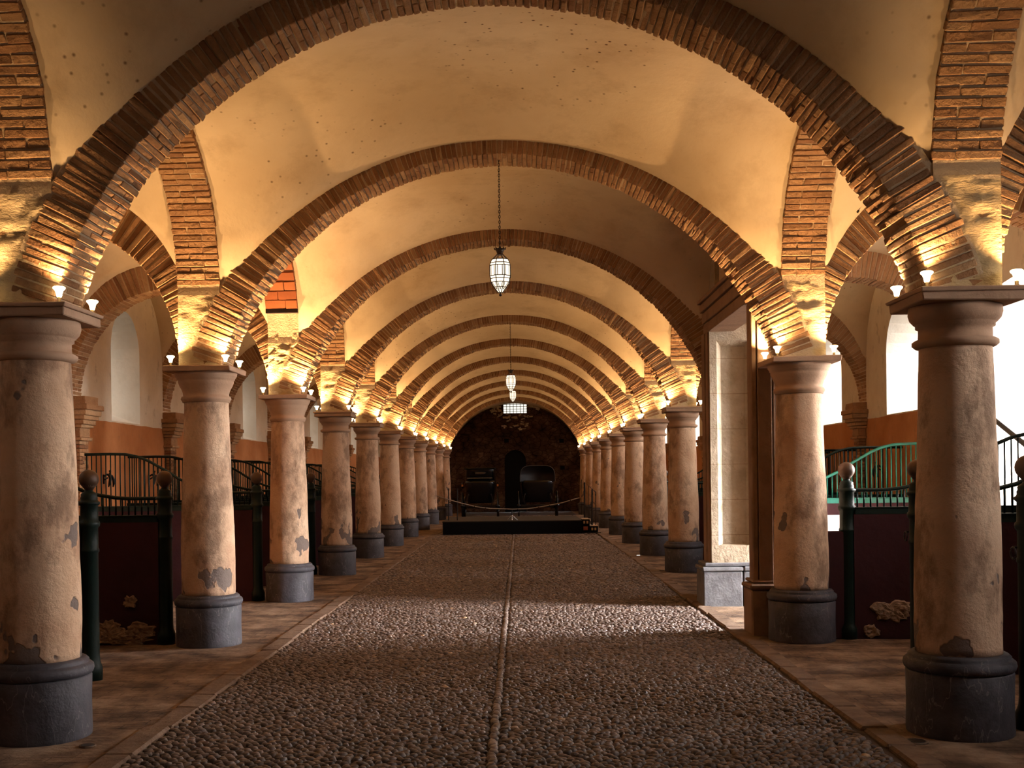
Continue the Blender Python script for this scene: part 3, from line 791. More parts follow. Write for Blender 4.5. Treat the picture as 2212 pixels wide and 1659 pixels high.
for side, X, W, AV in (('left', XL, WALL_L, AISLE[0]), ('right', XR, WALL_R, AISLE[1])):
    for k in range(1, 12):
        sg = -1 if side == 'left' else 1
        xm = (X + sg * 0.2 + W) / 2
        t = thing('side_aisle_arch', 'dark brick arch crossing the %s side aisle behind the %s column' % (side, ORD[k]) if not (side == 'right' and k == 3) else 'dark brick arch crossing the right side aisle beside the doorway pier', 'arch', (xm, YK(k), 0), 0, 'arches across the %s side aisle' % side)
        r, c = AV[k % 2]; link('brick_ring', r, t); link('mortar_bed', c, t)

# ------------------------------------------------------------ wall pilasters and corbels
def pilaster_meshes():
    b = MB(); z = 0.0; i = 0
    while z < 2.14:
        cuts = [(-0.15, 0.0), (0.005, 0.15)] if i % 2 else [(-0.15, -0.075), (-0.07, 0.07), (0.075, 0.15)]
        for a, c in cuts: b.cbox((0.055, (a + c) / 2, z + 0.024), np.eye(3), (0.055, (c - a) / 2, 0.0225), 0.004, random.random() * .8, 0.0015)
        z += 0.052; i += 1
    sh = b.me('pilaster_shaft', M['brick'])
    b = MB()
    for (z0, z1, d, w) in ((2.13, 2.17, 0.15, 0.19), (2.17, 2.30, 0.125, 0.165), (2.30, 2.34, 0.16, 0.20), (2.34, 2.40, 0.19, 0.225), (2.40, 2.46, 0.22, 0.25), (2.46, 2.53, 0.245, 0.275), (2.53, 2.60, 0.27, 0.30)):
        b.cbox((d / 2, 0, (z0 + z1) / 2), np.eye(3), (d / 2, w, (z1 - z0) / 2), 0.008, random.uniform(.3, .8), 0.003)
    for zz in np.arange(2.60, 2.66, 0.05): b.cbox((0.11, 0, zz + 0.03), np.eye(3), (0.11, 0.22, 0.03), 0.005, .4, .003)
    return sh, b.me('corbel', M['brick'])
PSH, PCO = pilaster_meshes()
for side, W in (('left', WALL_L), ('right', WALL_R)):
    for k in range(1, 11):
        lab = 'brick wall pilaster with moulded corbel on the %s wall, in line with the %s column' % (side, ORD[k])
        if side == 'right' and k == 3: lab = 'brick wall pilaster with moulded corbel on the right wall beside the doorway bay'
        t = thing('wall_pilaster', lab, 'pilaster', (W, YK(k), 0), 0 if side == 'left' else PI, 'pilasters of the %s wall' % side)
        link('pilaster_shaft', PSH, t); link('corbel', PCO, t)

# ------------------------------------------------------------ stone doorway on the right between second column and pier
DX = 2.30
dw = thing('stone_doorway', 'tall stone doorway with panelled jamb and grey plinth on the right of the cobbles', 'doorway', (2.18, 12.4, 0))
def dpart(name, boxes, mat, ch=0.006, smooth=False):
    b = MB()
    for (x0, x1, y0, y1, z0, z1) in boxes:
        b.cbox(((x0 + x1) / 2 - 2.18, (y0 + y1) / 2 - 12.4, (z0 + z1) / 2), np.eye(3), ((x1 - x0) / 2, (y1 - y0) / 2, (z1 - z0) / 2), ch, 0.5, 0.002)
    return link(name, b.me(name, mat), dw)
PX1 = 3.32; NX1 = 2.94
dpart('far_pier', [(DX, PX1, 13.52, 13.80, 0.5, 3.75), (2.44, PX1, 13.80, 14.80, 0.0, 4.6)], M['ashlar'])
# panelled jamb: stiles and rails proud of the recessed panel
def jamb(name):
    b = MB()
    y0, y1 = 13.42, 13.52; xa, xb, xc_, xd = DX, 2.385, 2.785, 2.98; za, zb, zc_, zd = 0.52, 0.73, 3.19, 3.36
    bev = 0.065
    V = []
    def rect(x0, x1, z0, z1, y): return [(x0 - 2.18, y - 12.4, z0), (x1 - 2.18, y - 12.4, z0), (x1 - 2.18, y - 12.4, z1), (x0 - 2.18, y - 12.4, z1)]
    A = rect(xa, xd, za, zd, y0); B = rect(xb, xc_, zb, zc_, y0); C = rect(xb + bev, xc_ - 0.05, zb + 0.012, zc_ - bev, y1 - 0.01); D = rect(xa, xd, za, zd, y1 + 0.03)
    V = A + B + C + D
    Fc = []
    for i in range(4):
        j = (i + 1) % 4
        Fc += [(i, j, 4 + j, 4 + i), (4 + i, 4 + j, 8 + j, 8 + i), (i, 12 + i, 12 + j, j)]
    Fc.append((8, 9, 10, 11))
    b.add(V, Fc)
    b.box(2.98 - 2.18, PX1 - 2.18, 13.42 - 12.4, 13.53 - 12.4, za, zd)
    return link(name, b.me(name, M['ashlar']), dw)
jamb('jamb_panel')
dpart('lintel', [(2.285, 2.60, 10.95, 13.75, 3.30, 3.42), (2.27, 2.60, 10.95, 13.77, 3.43, 3.56), (2.25, 2.60, 10.95, 13.80, 3.57, 3.67), (2.225, 2.60, 10.95, 13.82, 3.675, 3.72)], M['ashlar_brown'])
dpart('overdoor_wall', [(2.50, 2.85, 10.90, 14.5, 3.70, 4.95)], M['vault'], 0.01)
dpart('far_architrave', [(2.28, 2.31, 13.46, 13.60, 0.52, 3.30), (2.27, 2.31, 13.62, 13.81, 0.52, 3.30)], M['ashlar_brown'])
dpart('near_pier', [(2.36, 2.50, 11.03, 11.35, 0.5, 3.30), (2.52, NX1, 11.08, 11.33, 0.5, 4.4)], M['ashlar_brown'])
dpart('near_architrave', [(2.30, 2.355, 11.05, 11.16, 0.52, 3.30), (2.315, 2.365, 11.18, 11.33, 0.52, 3.30), (2.505, 2.535, 11.05, 11.10, 0.52, 3.30)], M['ashlar_brown'], 0.01)
dpart('plinth', [(2.19, 2.66, 13.37, 13.90, -0.02, 0.42), (2.67, PX1 + .05, 13.37, 13.90, -0.02, 0.42), (2.175, 2.665, 13.355, 13.91, 0.425, 0.475), (2.675, PX1 + .06, 13.355, 13.91, 0.425, 0.475), (2.21, PX1 + .03, 13.39, 13.88, 0.48, 0.525)], M['blue_stone'], 0.012)
dpart('near_plinth', [(2.27, 2.50, 11.0, 11.40, -0.02, 0.44), (2.25, 2.51, 10.98, 11.41, 0.445, 0.50), (2.28, 2.50, 11.02, 11.38, 0.505, 0.54), (2.52, NX1, 11.05, 11.36, -.02, 0.5)], M['ashlar_brown'], 0.015)

# ------------------------------------------------------------ stall partitions
RAIL = [(0, 1.42), (.18, 1.42), (.36, 1.42), (.48, 1.43), (.66, 1.46), (.78, 1.49), (.86, 1.53), (1.04, 1.615), (1.2, 1.72), (1.43, 1.85), (1.56, 1.905), (1.73, 1.944), (1.96, 1.95), (2.55, 1.945)]
def rail_z(u):
    for (a, za), (b_, zb) in zip(RAIL[:-1], RAIL[1:]):
        if u <= b_: return za + (zb - za) * (u - a) / (b_ - a)
    return RAIL[-1][1]
def post_meshes():
    b = MB()
    b.lathe([(0.088, -0.01), (0.090, 0.10), (0.080, 0.125), (0.072, 0.15), (0.068, 0.20), (0.066, 1.02), (0.074, 1.03), (0.074, 1.05), (0.068, 1.06), (0.067, 1.22), (0.080, 1.235), (0.083, 1.255), (0.080, 1.27), (0.070, 1.28),
             (0.069, 1.40), (0.084, 1.412), (0.086, 1.428), (0.072, 1.436), (0.066, 1.45), (0.069, 1.462), (0.062, 1.475), (0.064, 1.492), (0.052, 1.505), (0.034, 1.515), (0.028, 1.528), (0.036, 1.545)], 28)
    post = b.me('post', M['green'], True)
    b = MB(); b.sphere((0, 0, 1.612), 0.078, 28, 16); b.lathe([(0.030, 1.525), (0.045, 1.545), (0.062, 1.565)], 20)
    ball = b.me('ball_finial', M['ball'], True)
    b = MB(); b.tube([(0.0, -0.075 - 0.0, 1.12), (0.0, -0.10, 1.12)], 0.009, 8)
    b.tube([(0.036 * math.sin(a) * 1.0, -0.098, 1.085 + 0.036 * math.cos(a)) for a in np.linspace(0, 2 * PI, 17)[:-1]], 0.006, 6, closed=True)
    return post, ball, b.me('tether_ring', M['iron'], True)
POST, BALL, RING = post_meshes()
def part_meshes(ln):
    b = MB()
    n = 40; vs = []
    for s_ in (-1, 1):
        for i in range(n + 1):
            for j in range(17):
                u = 0.05 + (ln - 0.05) * i / n; z = 0.0 - 0.01 + 1.20 * j / 16
                d = 0.055 + 0.006 * noise.noise(Vector((u * 3, z * 3, s_ * 4.0)))
                vs.append((u, s_ * d, z))
    fs = []
    for q, s_ in enumerate((-1, 1)):
        o = q * (n + 1) * 17
        for i in range(n):
            for j in range(16):
                f = (o + i * 17 + j, o + (i + 1) * 17 + j, o + (i + 1) * 17 + j + 1, o + i * 17 + j + 1); fs.append(f if s_ < 0 else f[::-1])
    b.add(vs, fs)
    b.box(0.05, ln, -0.05, 0.05, 1.15, 1.195)
    panel = b.me('panel_wall', M['maroon'], True)
    beam = {}
    for nm in ('green', 'daylit_green'):
        b = MB(); b.cbox((ln / 2 + .03, 0, 1.218), np.eye(3), (ln / 2 - .03, 0.055, 0.032), 0.006); b.cbox((ln / 2 + .03, 0, 1.253), np.eye(3), (ln / 2 - .03, 0.062, 0.006), 0.002)
        beam[nm] = b.me('beam', M[nm])
    rail = {}
    for nm in ('green', 'daylit_green'):
        b = MB(); us = np.linspace(0.0, ln - 0.01, 46); b.tube([(u, 0, rail_z(u)) for u in us], 0.0185, 8); rail[nm] = b.me('top_rail', M[nm], True)
    b = MB(); b.lathe([(0.0085, 0.0), (0.0085, 1.0)], 8)
    bal = {nm: b.me('baluster', M[nm], True) for nm in ('green', 'daylit_green')}
    b = MB(); u = 0.10
    while u < ln - 0.03: b.lathe([(0.0085, 1.255), (0.0085, rail_z(u))], 6, (u, 0, 0)); u += 0.0635
    allb = b.me('balusters', M['green'], True)
    return panel, beam, rail, bal, allb
PM = {'left': part_meshes(abs(WALL_L) - 3.46), 'right': part_meshes(WALL_R - 3.13)}
def chip_mesh(seed, w, h):
    # patch of bare rubble where the paint has come away, standing a little proud
    b = MB(); n = 44; rg = 9; vs = []
    for k in range(rg, 0, -1):
        t = k / rg
        for i in range(n):
            a = 2 * PI * i / n; c, q = math.cos(a), math.sin(a)
            r = 1 + 0.40 * noise.noise(Vector((c * 1.3 + seed, q * 1.3, 0))) + 0.28 * noise.noise(Vector((c * 3.5, q * 3.5, seed))) + 0.12 * noise.noise(Vector((c * 9, q * 9, seed)))
            x, z = w * r * c * t, h * r * q * t
            d = 0 if k == rg else 0.012 + 0.030 * abs(noise.noise(Vector((x * 14, z * 14, seed * 2.0)))) + 0.014 * noise.noise(Vector((x * 40, z * 40, seed)))
            vs.append((x, -max(0, d), z))
    vs.append((0, -0.02, 0))
    fs = [(k * n + i, k * n + (i + 1) % n, (k + 1) * n + (i + 1) % n, (k + 1) * n + i) for k in range(rg - 1) for i in range(n)] + [((rg - 1) * n + i, (rg - 1) * n + (i + 1) % n, rg * n) for i in range(n)]
    b.add(vs, fs); return b.me('bare_patch', M['chip'], False)
def where(yk):
    k = (yk - YK(1)) / BAY + 1
    if abs(k - round(k)) < 0.1: return 'beside the %s column' % ORD[int(round(k))]
    return 'midway between the %s and %s columns' % (ORD[int(k)] if k >= 1 else 'overhead', ORD[int(k) + 1])
for side in ('left', 'right'):
    sg = -1 if side == 'left' else 1
    panel, beam, rail, bal, allb = PM[side]
    hs = [h for h in np.arange(1, 8.01, 0.5) if h != 2.5] if side == 'left' else [1, 1.5, 2, 3, 3.5, 4, 4.5, 5, 5.5, 6]
    for h in hs:
        y = YK(1) + BAY * (h - 1) + 0.03
        daylit_green = side == 'right' and h == 3
        lab = 'maroon stall partition with green railing and ball-topped post %s, %s side' % (where(y), side)
        if daylit_green: lab = 'stall partition with green railing coloured as if in daylight seen between the two near right columns'
        xp = 3.46 if side == 'left' else 3.13
        t = thing('stall_partition', lab, 'partition', (sg * xp, y, 0), 0, 'stall partitions of the %s side' % side, sx=sg)
        p = link('post', POST, t); link('ball_finial', BALL, p)
        if side == 'left' or h in (1.5, 1): link('tether_ring', RING, p, (0.0, 0, 0), PI / 2 if side == 'left' else -PI / 2) if h < 6 else None
        link('panel_wall', panel, t); link('beam', beam['daylit_green' if daylit_green else 'green'], t); link('top_rail', rail['daylit_green' if daylit_green else 'green'], t)
        ln = (abs(WALL_L) - 3.46) if side == 'left' else WALL_R - 3.13
        if h <= 4.6:
            u = 0.10
            while u < ln - 0.03:
                o = link('baluster', bal['daylit_green' if daylit_green else 'green'], t, (u, 0, 1.255)); o.scale = (1, 1, rail_z(u) - 1.255)
                u += 0.0635
        else: link('balusters', allb, t)
        if side == 'left' and h == 2:
            link('bare_patch', chip_mesh(3, .07, .06), t, (0.33, -0.055, 0.42)); link('bare_patch', chip_mesh(5, .17, .11), t, (0.55, -0.052, 0.14)); link('bare_patch', chip_mesh(8, .15, .09), t, (0.24, -0.052, 0.13))
            link('bare_patch', chip_mesh(9, .28, .05), t, (0.40, -0.055, 0.05))
        if side == 'right' and h == 2:
            obox('end_panel', -0.26, -0.04, -0.05, 0.05, 0.0, 1.03, M['maroon'], t, 0.01)
            link('bare_patch', chip_mesh(12, .19, .10), t, (0.40, -0.055, 0.27)); link('bare_patch', chip_mesh(15, .07, .07), t, (0.20, -0.055, 0.08))
# small white panel low on the third right partition
wb = link('panel_white', MB().me('x', M['white']) if False else None) if False else None
b = MB(); b.cbox((0, 0, 0), np.eye(3), (0.12, 0.006, 0.105), 0.003)
pw = px_on(YK(3) - 0.05, 1796, 1130)
props(link('white_panel', b.me('white_panel', M['white']), None, (pw.x, YK(3) - 0.047, pw.z)), 'small plain white panel on the maroon partition right of the doorway', 'board')

# wrought iron harness brackets on the walls
def bracket_mesh():
    b = MB(); b.cbox((0.015, 0, 0), np.eye(3), (0.015, 0.028, 0.10), 0.006)
    for s_ in (-1, 1):
        b.tube([(0.02, 0.0, 0.06), (0.10, 0.02 * s_, 0.10), (0.17, 0.06 * s_, 0.07), (0.20, 0.10 * s_, -0.01), (0.19, 0.13 * s_, -0.10), (0.17, 0.14 * s_, -0.17)], [0.018, 0.02, 0.03, 0.034, 0.026, 0.012], 10)
    b.tube([(0.02, 0, -0.02), (0.09, 0, 0.02), (0.15, 0, 0.10), (0.16, 0, 0.17)], [0.014, 0.016, 0.022, 0.010], 10)
    b.sphere((0.16, 0, 0.17), 0.028, 12, 8)
    return b.me('harness_bracket', M['iron'], True)
BR = bracket_mesh()
for side, W in (('left', WALL_L), ('right', WALL_R)):
    for q in (2.25, 3.25, 3.75, 4.25, 4.75) if side == 'left' else (3.25, 3.75):
        o = link('harness_bracket', BR, None, (W + (0 if side == 'left' else 0), YK(1) + BAY * (q - 1), 1.62), 0 if side == 'left' else PI)
        o.scale = (.62, .62, .66)
        props(o, 'black iron harness bracket on the %s wall %s' % (side, 'nearest the door bay' if q in (2.25,) else 'just past the %s pilaster' % ORD[int(q)] if q % 1 < .5 else 'well past the %s pilaster, before the next' % ORD[int(q)]), 'bracket', 'harness brackets on the %s wall' % side)

# ------------------------------------------------------------ lanterns
def lantern(x, y, ztop, zbot, label):
    t = thing('hanging_lantern', label, 'lantern', (x, y, zbot), 0, 'lanterns over the central aisle')
    prof = [(0.022, 0.035), (0.062, 0.085), (0.092, 0.130), (0.098, 0.165), (0.105, 0.190), (0.105, 0.290), (0.098, 0.315), (0.082, 0.350)]
    b = MB(); b.lathe(prof, 8, phase=PI / 8); g_ = b.me('glass_body', M['lantern_glass']); link('glass_body', g_, t)
    L = MB()
    def pt(r, z, j, w=0.0): a = 2 * PI * (j + w) / 8 + PI / 8; return (r * math.cos(a) * 1.01, r * math.sin(a) * 1.01, z)
    for j in range(8):
        L.tube([pt(r, z, j) for r, z in prof], 0.0046, 5)
    for (r, z) in prof: L.tube([pt(r, z, j) for j in range(8)], 0.0042, 5, closed=True)
    for j in range(8):
        # inset square on each face and V below
        for w in (0.22, 0.78):
            c0 = [a * (1 - w) + b_ * w for a, b_ in zip(pt(0.105, 0.190, j), pt(0.105, 0.190, j + 1))]; c1 = [a * (1 - w) + b_ * w for a, b_ in zip(pt(0.105, 0.290, j), pt(0.105, 0.290, j + 1))]
            L.tube([c0, c1], 0.0036, 4)
        m0 = [(a + b_) / 2 for a, b_ in zip(pt(0.045, 0.062, j), pt(0.045, 0.062, j + 1))]
        for w in (0.15, 0.85):
            c0 = [a * (1 - w) + b_ * w for a, b_ in zip(pt(0.092, 0.130, j), pt(0.092, 0.130, j + 1))]; L.tube([m0, c0], 0.0036, 4)
    for j in range(8): L.tube([pt(0.082, 0.350, j), pt(0.045, 0.385, j), pt(0.034, 0.400, j)], 0.0035, 5)
    L.sphere((0, 0, 0.012), 0.014, 10, 8); L.lathe([(0.006, 0.02), (0.010, 0.036), (0.024, 0.040)], 8)
    link('lead_frame', L.me('lead_frame', M['lead']), t)
    b = MB(); b.lathe([(0.032, 0.395), (0.028, 0.41), (0.034, 0.43), (0.050, 0.455)], 16)
    for j in range(8): a = 2 * PI * j / 8; b.tube([(0.046 * math.cos(a), 0.046 * math.sin(a), 0.448), (0.058 * math.cos(a), 0.058 * math.sin(a), 0.472)], [0.010, 0.002], 5)
    link('crown', b.me('crown', M['lead']), t)
    b = MB(); z = 0.44; i = 0; top = ztop - zbot
    while z < top + 0.02:
        c = (0, 0, z)
        pts = []
        for q in range(10):
            a = 2 * PI * q / 10; u, w = 0.008 * math.cos(a), 0.017 * math.sin(a)
            pts.append((u if i % 2 else 0, 0 if i % 2 else u, z + w))
        b.tube(pts, 0.0032, 5, closed=True); z += 0.025; i += 1
    link('chain', b.me('chain', M['lead'], True), t)
lantern(-0.160, YK(2), 4.63, 3.330, 'near glass lantern on a long chain under the second brick arch')
lantern(-0.143, YK(5), 4.63, 3.244, 'middle glass lantern hanging under the fifth brick arch')
lantern(-0.164, YK(8), 4.63, 3.80, 'smallest, farthest glass lantern, partly hidden under the middle one')

# ------------------------------------------------------------ stage, steps, rails, rope
STZ = 0.37
st = thing('low_stage', 'low black cloth-skirted stage across the far end of the cobbles', 'stage', (-0.2, 30.2, 0))
obox('skirt', -1.90, 1.88, 0.0, 3.45, 0.012, 0.345, M['stage'], st); obox('deck', -1.91, 1.89, -0.01, 3.47, 0.345, 0.37, M['stage_top'], st)
sx0 = 1.70
st2 = thing('stage_steps', 'small two-tread steps with openings painted pale as if lit at the right end of the stage', 'steps', (sx0, 30.35, 0))
for i, (x0, x1, z1) in enumerate(((0.0, 0.205, 0.40), (0.215, 0.43, 0.215))):
    obox('tread', x0, x1, -0.02, 0.62, z1 - 0.02, z1, M['step_light'], st2)
    obox('riser_box', x0 + .005, x1 - .005, 0, 0.60, 0.0, z1 - 0.02, M['stage'], st2)
    for j in range(2):
        xa = x0 + 0.03 + j * 0.085
        o = obox('painted_cut_out', xa, xa + 0.05, -0.012, -0.002, z1 - 0.13, z1 - 0.06, M['step_light'], st2)  # pale plate painted as light showing through an opening
obox('red_plate', 0.03, 0.15, -0.012, -0.002, 0.09, 0.19, M['red_label'], st2); obox('foot_board', -0.02, 0.50, -0.10, 0.0, -0.005, 0.03, M['stage_top'], st2)
hr = thing('stair_handrail', 'thin black metal handrail sloping down beside the stage steps', 'handrail', (sx0, 30.5, 0))
P = lambda px, py, y=30.6: px_on(y, px, py) - Vector((sx0, 30.5, 0))
b = MB()
b.tube([P(1256, 1112), P(1256, 1036), P(1287, 1063), P(1287, 1146)], 0.012, 8)
link('rail', b.me('rail', M['iron']), hr)
for (px, a, c) in ((1262.5, 1042, 1118), (1279, 1057, 1135)):
    b = MB(); b.tube([P(px, a), P(px, c)], 0.022, 8); link('upright', b.me('upright', M['iron']), hr)
b = MB(); b.tube([P(1271, 1050), P(1271, 1118), P(1277, 1132)], 0.009, 6); link('spindle', b.me('spindle', M['iron']), hr)
hl = thing('end_handrail', 'small black square metal rail at the left end of the stage', 'handrail', (-1.9, 31.0, 0.37))
P2 = lambda px, py: px_on(31.0, px, py) - Vector((-1.9, 31.0, 0.37))
b = MB(); b.tube([P2(969, 1124), P2(969, 1056), P2(988, 1056), P2(988, 1124)], 0.016, 8); b.tube([P2(969, 1085), P2(988, 1085)], 0.012, 8); link('rail', b.me('rail', M['iron']), hl)
rp = thing('barrier_rope', 'pale sagging barrier rope stretched across the front of the stage', 'rope', (-0.2, 30.6, 0.42))
ctl = [(943, 1071), (972, 1080), (1000, 1088), (1030, 1095), (1060, 1098.5), (1107, 1100), (1140, 1099), (1180, 1093), (1215, 1086), (1252, 1075)]
b = MB(); b.tube([px_on(30.6, *c) - Vector((-0.2, 30.6, 0.42)) for c in ctl], 0.014, 8); link('cord', b.me('cord', M['rope'], True), rp)
for px, py in ((1025, 1094), (1049, 1097.5), (1095, 1100), (1118, 1100), (1163, 1096), (1187, 1092), (1232, 1081)):
    q = px_on(30.6, px, py) - Vector((-0.2, 30.6, 0.42)); b = MB(); b.tube([q + Vector((-.012, 0, 0)), q + Vector((.012, 0, 0))], 0.017, 8); link('clip', b.me('clip', M['iron']), rp)
so = thing('rope_stand', 'small tripod stand holding up the middle of the barrier rope', 'stand', (px_on(30.6, 1106, 1110).x, 30.62, 0.37))
b = MB(); b.tube([(0, 0, 0.03), (0, 0, 0.31)], 0.012, 8); link('pole', b.me('pole', M['iron']), so)
for a in (0.6, 2.4, 4.7):
    b = MB(); b.tube([(0, 0, 0.14), (0.09 * math.cos(a), 0.09 * math.sin(a), 0.07), (0.17 * math.cos(a), 0.17 * math.sin(a), 0.008)], 0.008, 6); link('leg', b.me('leg', M['silver']), so)

# ------------------------------------------------------------ carriages
def wheel(r, name='wheel'):
    b = MB(); n = 28
    for rr, w in ((r, 0.024),):
        pts = [(0, rr * math.cos(2 * PI * i / n), rr * math.sin(2 * PI * i / n)) for i in range(n)]; b.tube(pts, w, 6, closed=True)
    for i in range(12): a = 2 * PI * i / 12; b.tube([(0, 0.05 * math.cos(a), 0.05 * math.sin(a)), (0, r * math.cos(a), r * math.sin(a))], 0.011, 5)
    b.tube([(-0.07, 0, 0), (0.07, 0, 0)], 0.055, 10)
    return b.me(name, M['lacquer'], True)
def body_shell(w0, w1, h0, h1, d, rnd, mat, crown=0.06):
    # rounded carriage body, lofted from floor to roof
    b = MB(); rings = []; n = 32; lv = 12
    for i in range(lv + 1):
        t = i / lv; z = h0 + (h1 - h0) * t
        w = w0 + (w1 - w0) * math.sin(t * PI / 2) ; belly = 1 - 0.18 * (1 - t) ** 2
        if t > 0.85: w *= 1 - crown * ((t - 0.85) / 0.15) ** 2
        for j in range(n):
            a = 2 * PI * j / n; c, s_ = math.cos(a), math.sin(a); e = 0.42
            rings.append((w / 2 * abs(c) ** e * (1 if c > 0 else -1), d / 2 * belly * abs(s_) ** e * (1 if s_ > 0 else -1), z))
    fs = [(i * n + j, i * n + (j + 1) % n, (i + 1) * n + (j + 1) % n, (i + 1) * n + j) for i in range(lv) for j in range(n)]
    fs += [tuple(reversed(range(n))), tuple(lv * n + j for j in range(n))]
    b.add(rings, fs); return b
def carriage(x, y, w, roof_z, label, lamps, soft):
    t = thing('horse_carriage', label, 'carriage', (x, y, 0), 0, 'carriages behind the stage')
    link('body', body_shell(w * 0.82, w, 0.62, 1.42, 1.7, 0, M['lacquer']).me('body', M['lacquer'], True), t)
    b = MB()
    if soft:   # folded-up leather hood, rounded at the top
        n = 18; vs = []
        for yy in (-0.75, -0.6, 0.3, 0.5):
            sc = {-0.75: 0.97, -0.6: 1.0, 0.3: 1.0, 0.5: 0.93}[yy]
            for i in range(n + 1):
                a = PI * i / n; c, s_ = math.cos(a), math.sin(a)
                vs.append((w / 2 * 1.02 * sc * abs(c) ** 0.45 * (1 if c > 0 else -1), yy, 1.38 + (roof_z - 1.38) * sc * abs(s_) ** 0.55))
        m = n + 1; fs = [(k * m + i, k * m + i + 1, (k + 1) * m + i + 1, (k + 1) * m + i) for k in range(3) for i in range(n)] + [tuple(range(m)), tuple(3 * m + i for i in reversed(range(m)))]
        b.add(vs, fs); link('hood', b.me('hood', M['leather'], True), t)
    else:
        b = body_shell(w * 0.98, w * 0.94, 1.38, roof_z - 0.05, 1.5, 0, M['lacquer'], 0.0); link('cabin', b.me('cabin', M['lacquer'], True), t)
        b = MB(); b.cbox((0, 0, roof_z - 0.03), np.eye(3), (w / 2 * 1.0, 0.80, 0.028), 0.02); link('roof', b.me('roof', M['lacquer']), t)
        obox('rear_window', -0.17, 0.17, -0.79, -0.755, roof_z - 0.24, roof_z - 0.15, M['leather'], t, 0.01); obox('window_rim', -0.15, 0.22, -0.80, -0.785, roof_z - 0.20, roof_z - 0.187, M['silver'], t)
        obox('beading', -w * 0.40, w * 0.40, -0.90, -0.80, roof_z - 0.385, roof_z - 0.37, M['silver'], t)
    for sx in (-1, 1):
        for (yy, r) in ((-0.75, 0.50), (0.85, 0.40)):
            link('wheel', wheel(r), t, (sx * (w / 2 + 0.06), yy, r + 0.02))
        if lamps:
            b = MB(); b.lathe([(0.02, 0), (0.045, 0.03), (0.045, 0.13), (0.03, 0.17), (0.012, 0.20)], 10); o = link('carriage_lamp', b.me('carriage_lamp', M['lacquer']), t, (sx * (w / 2 + 0.07), -0.55, 1.18))
            link('lamp_glass', obox('lamp_glass', -0.03, 0.03, -0.052, -0.04, 0.04, 0.12, M['amber']).data, o)
    b = MB(); b.tube([(-w / 2, -0.75, 0.52), (w / 2, -0.75, 0.52)], 0.03, 8); b.tube([(-w / 2, 0.85, 0.42), (w / 2, 0.85, 0.42)], 0.03, 8); b.tube([(0, -0.75, 0.5), (0, 0.85, 0.45)], 0.03, 8)
    for sx in (-1, 1): b.tube([(sx * w * .36, -0.75, 0.55), (sx * w * .40, -0.95, 0.75), (sx * w * .36, -0.8, 0.95), (sx * w * .3, -0.5, 0.80)], 0.015, 6)
    link('undercarriage', b.me('undercarriage', M['iron']), t)
    return t
pa, pb = px_on(40, 1036, 1010), px_on(40, 1161, 1006)
carriage(pa.x, 40.8, 1.14, pa.z, 'black closed horse carriage with amber lamps, left of the pair behind the stage', True, False)
carriage(pb.x, 40.8, 1.26, pb.z + .02, 'black horse carriage with a rounded leather hood, right of the pair behind the stage', False, True)
for o in [o for o in bpy.data.objects if o.name.startswith('lamp_glass') and o.parent is None]: bpy.data.objects.remove(o)

# niche and put-log holes on the far wall
c0 = px_on(FY - 0.02, 1113, 995)
nt = thing('blocked_archway', 'round-headed dark archway in the middle of the far wall', 'archway', (c0.x, FY, 0))
b = MB(); R0, R1 = 0.47, 0.60; n = 20
for i in range(n):
    a0, a1 = PI * i / n + .01, PI * (i + 1) / n - .01; am = (a0 + a1) / 2
    b.cbox(((R0 + R1) / 2 * math.cos(am), -0.02, c0.z + (R0 + R1) / 2 * math.sin(am)), [(-math.sin(am), 0, math.cos(am)), (0, 1, 0), (math.cos(am), 0, math.sin(am))], (0.038, 0.05, (R1 - R0) / 2), 0.006, random.random() * .6)
link('stone_ring', b.me('stone_ring', M['rubble']), nt)
b = MB(); vs = [(R0 * math.cos(PI * i / n), -0.006, c0.z + R0 * math.sin(PI * i / n)) for i in range(n + 1)] + [(-R0, -0.006, 0), (R0, -0.006, 0)]
b.add(vs, [tuple(range(len(vs)))]); link('niche_shade', b.me('niche_shade', M['stage']), nt)  # flat black sheet paints the shade inside the niche
for i, (px, py) in enumerate(((1094, 952), (1213, 952), (1215, 1010))):
    q = px_on(FY, px, py); b = MB(); b.box(-.10, .10, -0.008, 0.0, -.09, .09)  # flat black plate paints the shade inside each hole
    props(link('socket_hole_shade', b.me('socket_hole_shade', M['stage']), None, (q.x, FY, q.z)), 'small square beam hole painted dark on the far wall, ' + ('just above the archway', 'level with it to the right', 'lowest, behind the right carriage')[i], 'beam hole')
# broken masonry sill round the far window
bm_t = thing('broken_masonry', 'rough broken stonework around the small window in the far wall', 'stonework', (0, FY, 0))
for i in range(70):
    b = MB()
    a = random.uniform(0, PI); r = random.uniform(0.62, 0.95)
    x = (wx0 + wx1) / 2 + r * 1.15 * math.cos(a + PI); z = wz0 - 0.02 - random.uniform(0.0, 0.75) * abs(math.sin(a)) ; 
    if wx0 - 0.02 < x < wx1 + 0.02 and z > wz0 - .05: continue
    b.cbox((x, - 0.04, z + (0.35 if abs(x - (wx0 + wx1) / 2) > 0.55 else 0)), Matrix.Rotation(random.uniform(-.4, .4), 3, 'Y'), (random.uniform(.03, .12), random.uniform(.03, .09), random.uniform(.015, .04)), .006, random.random(), .006)
    link('broken_stone', b.me('broken_stone', M['ashlar']), bm_t)

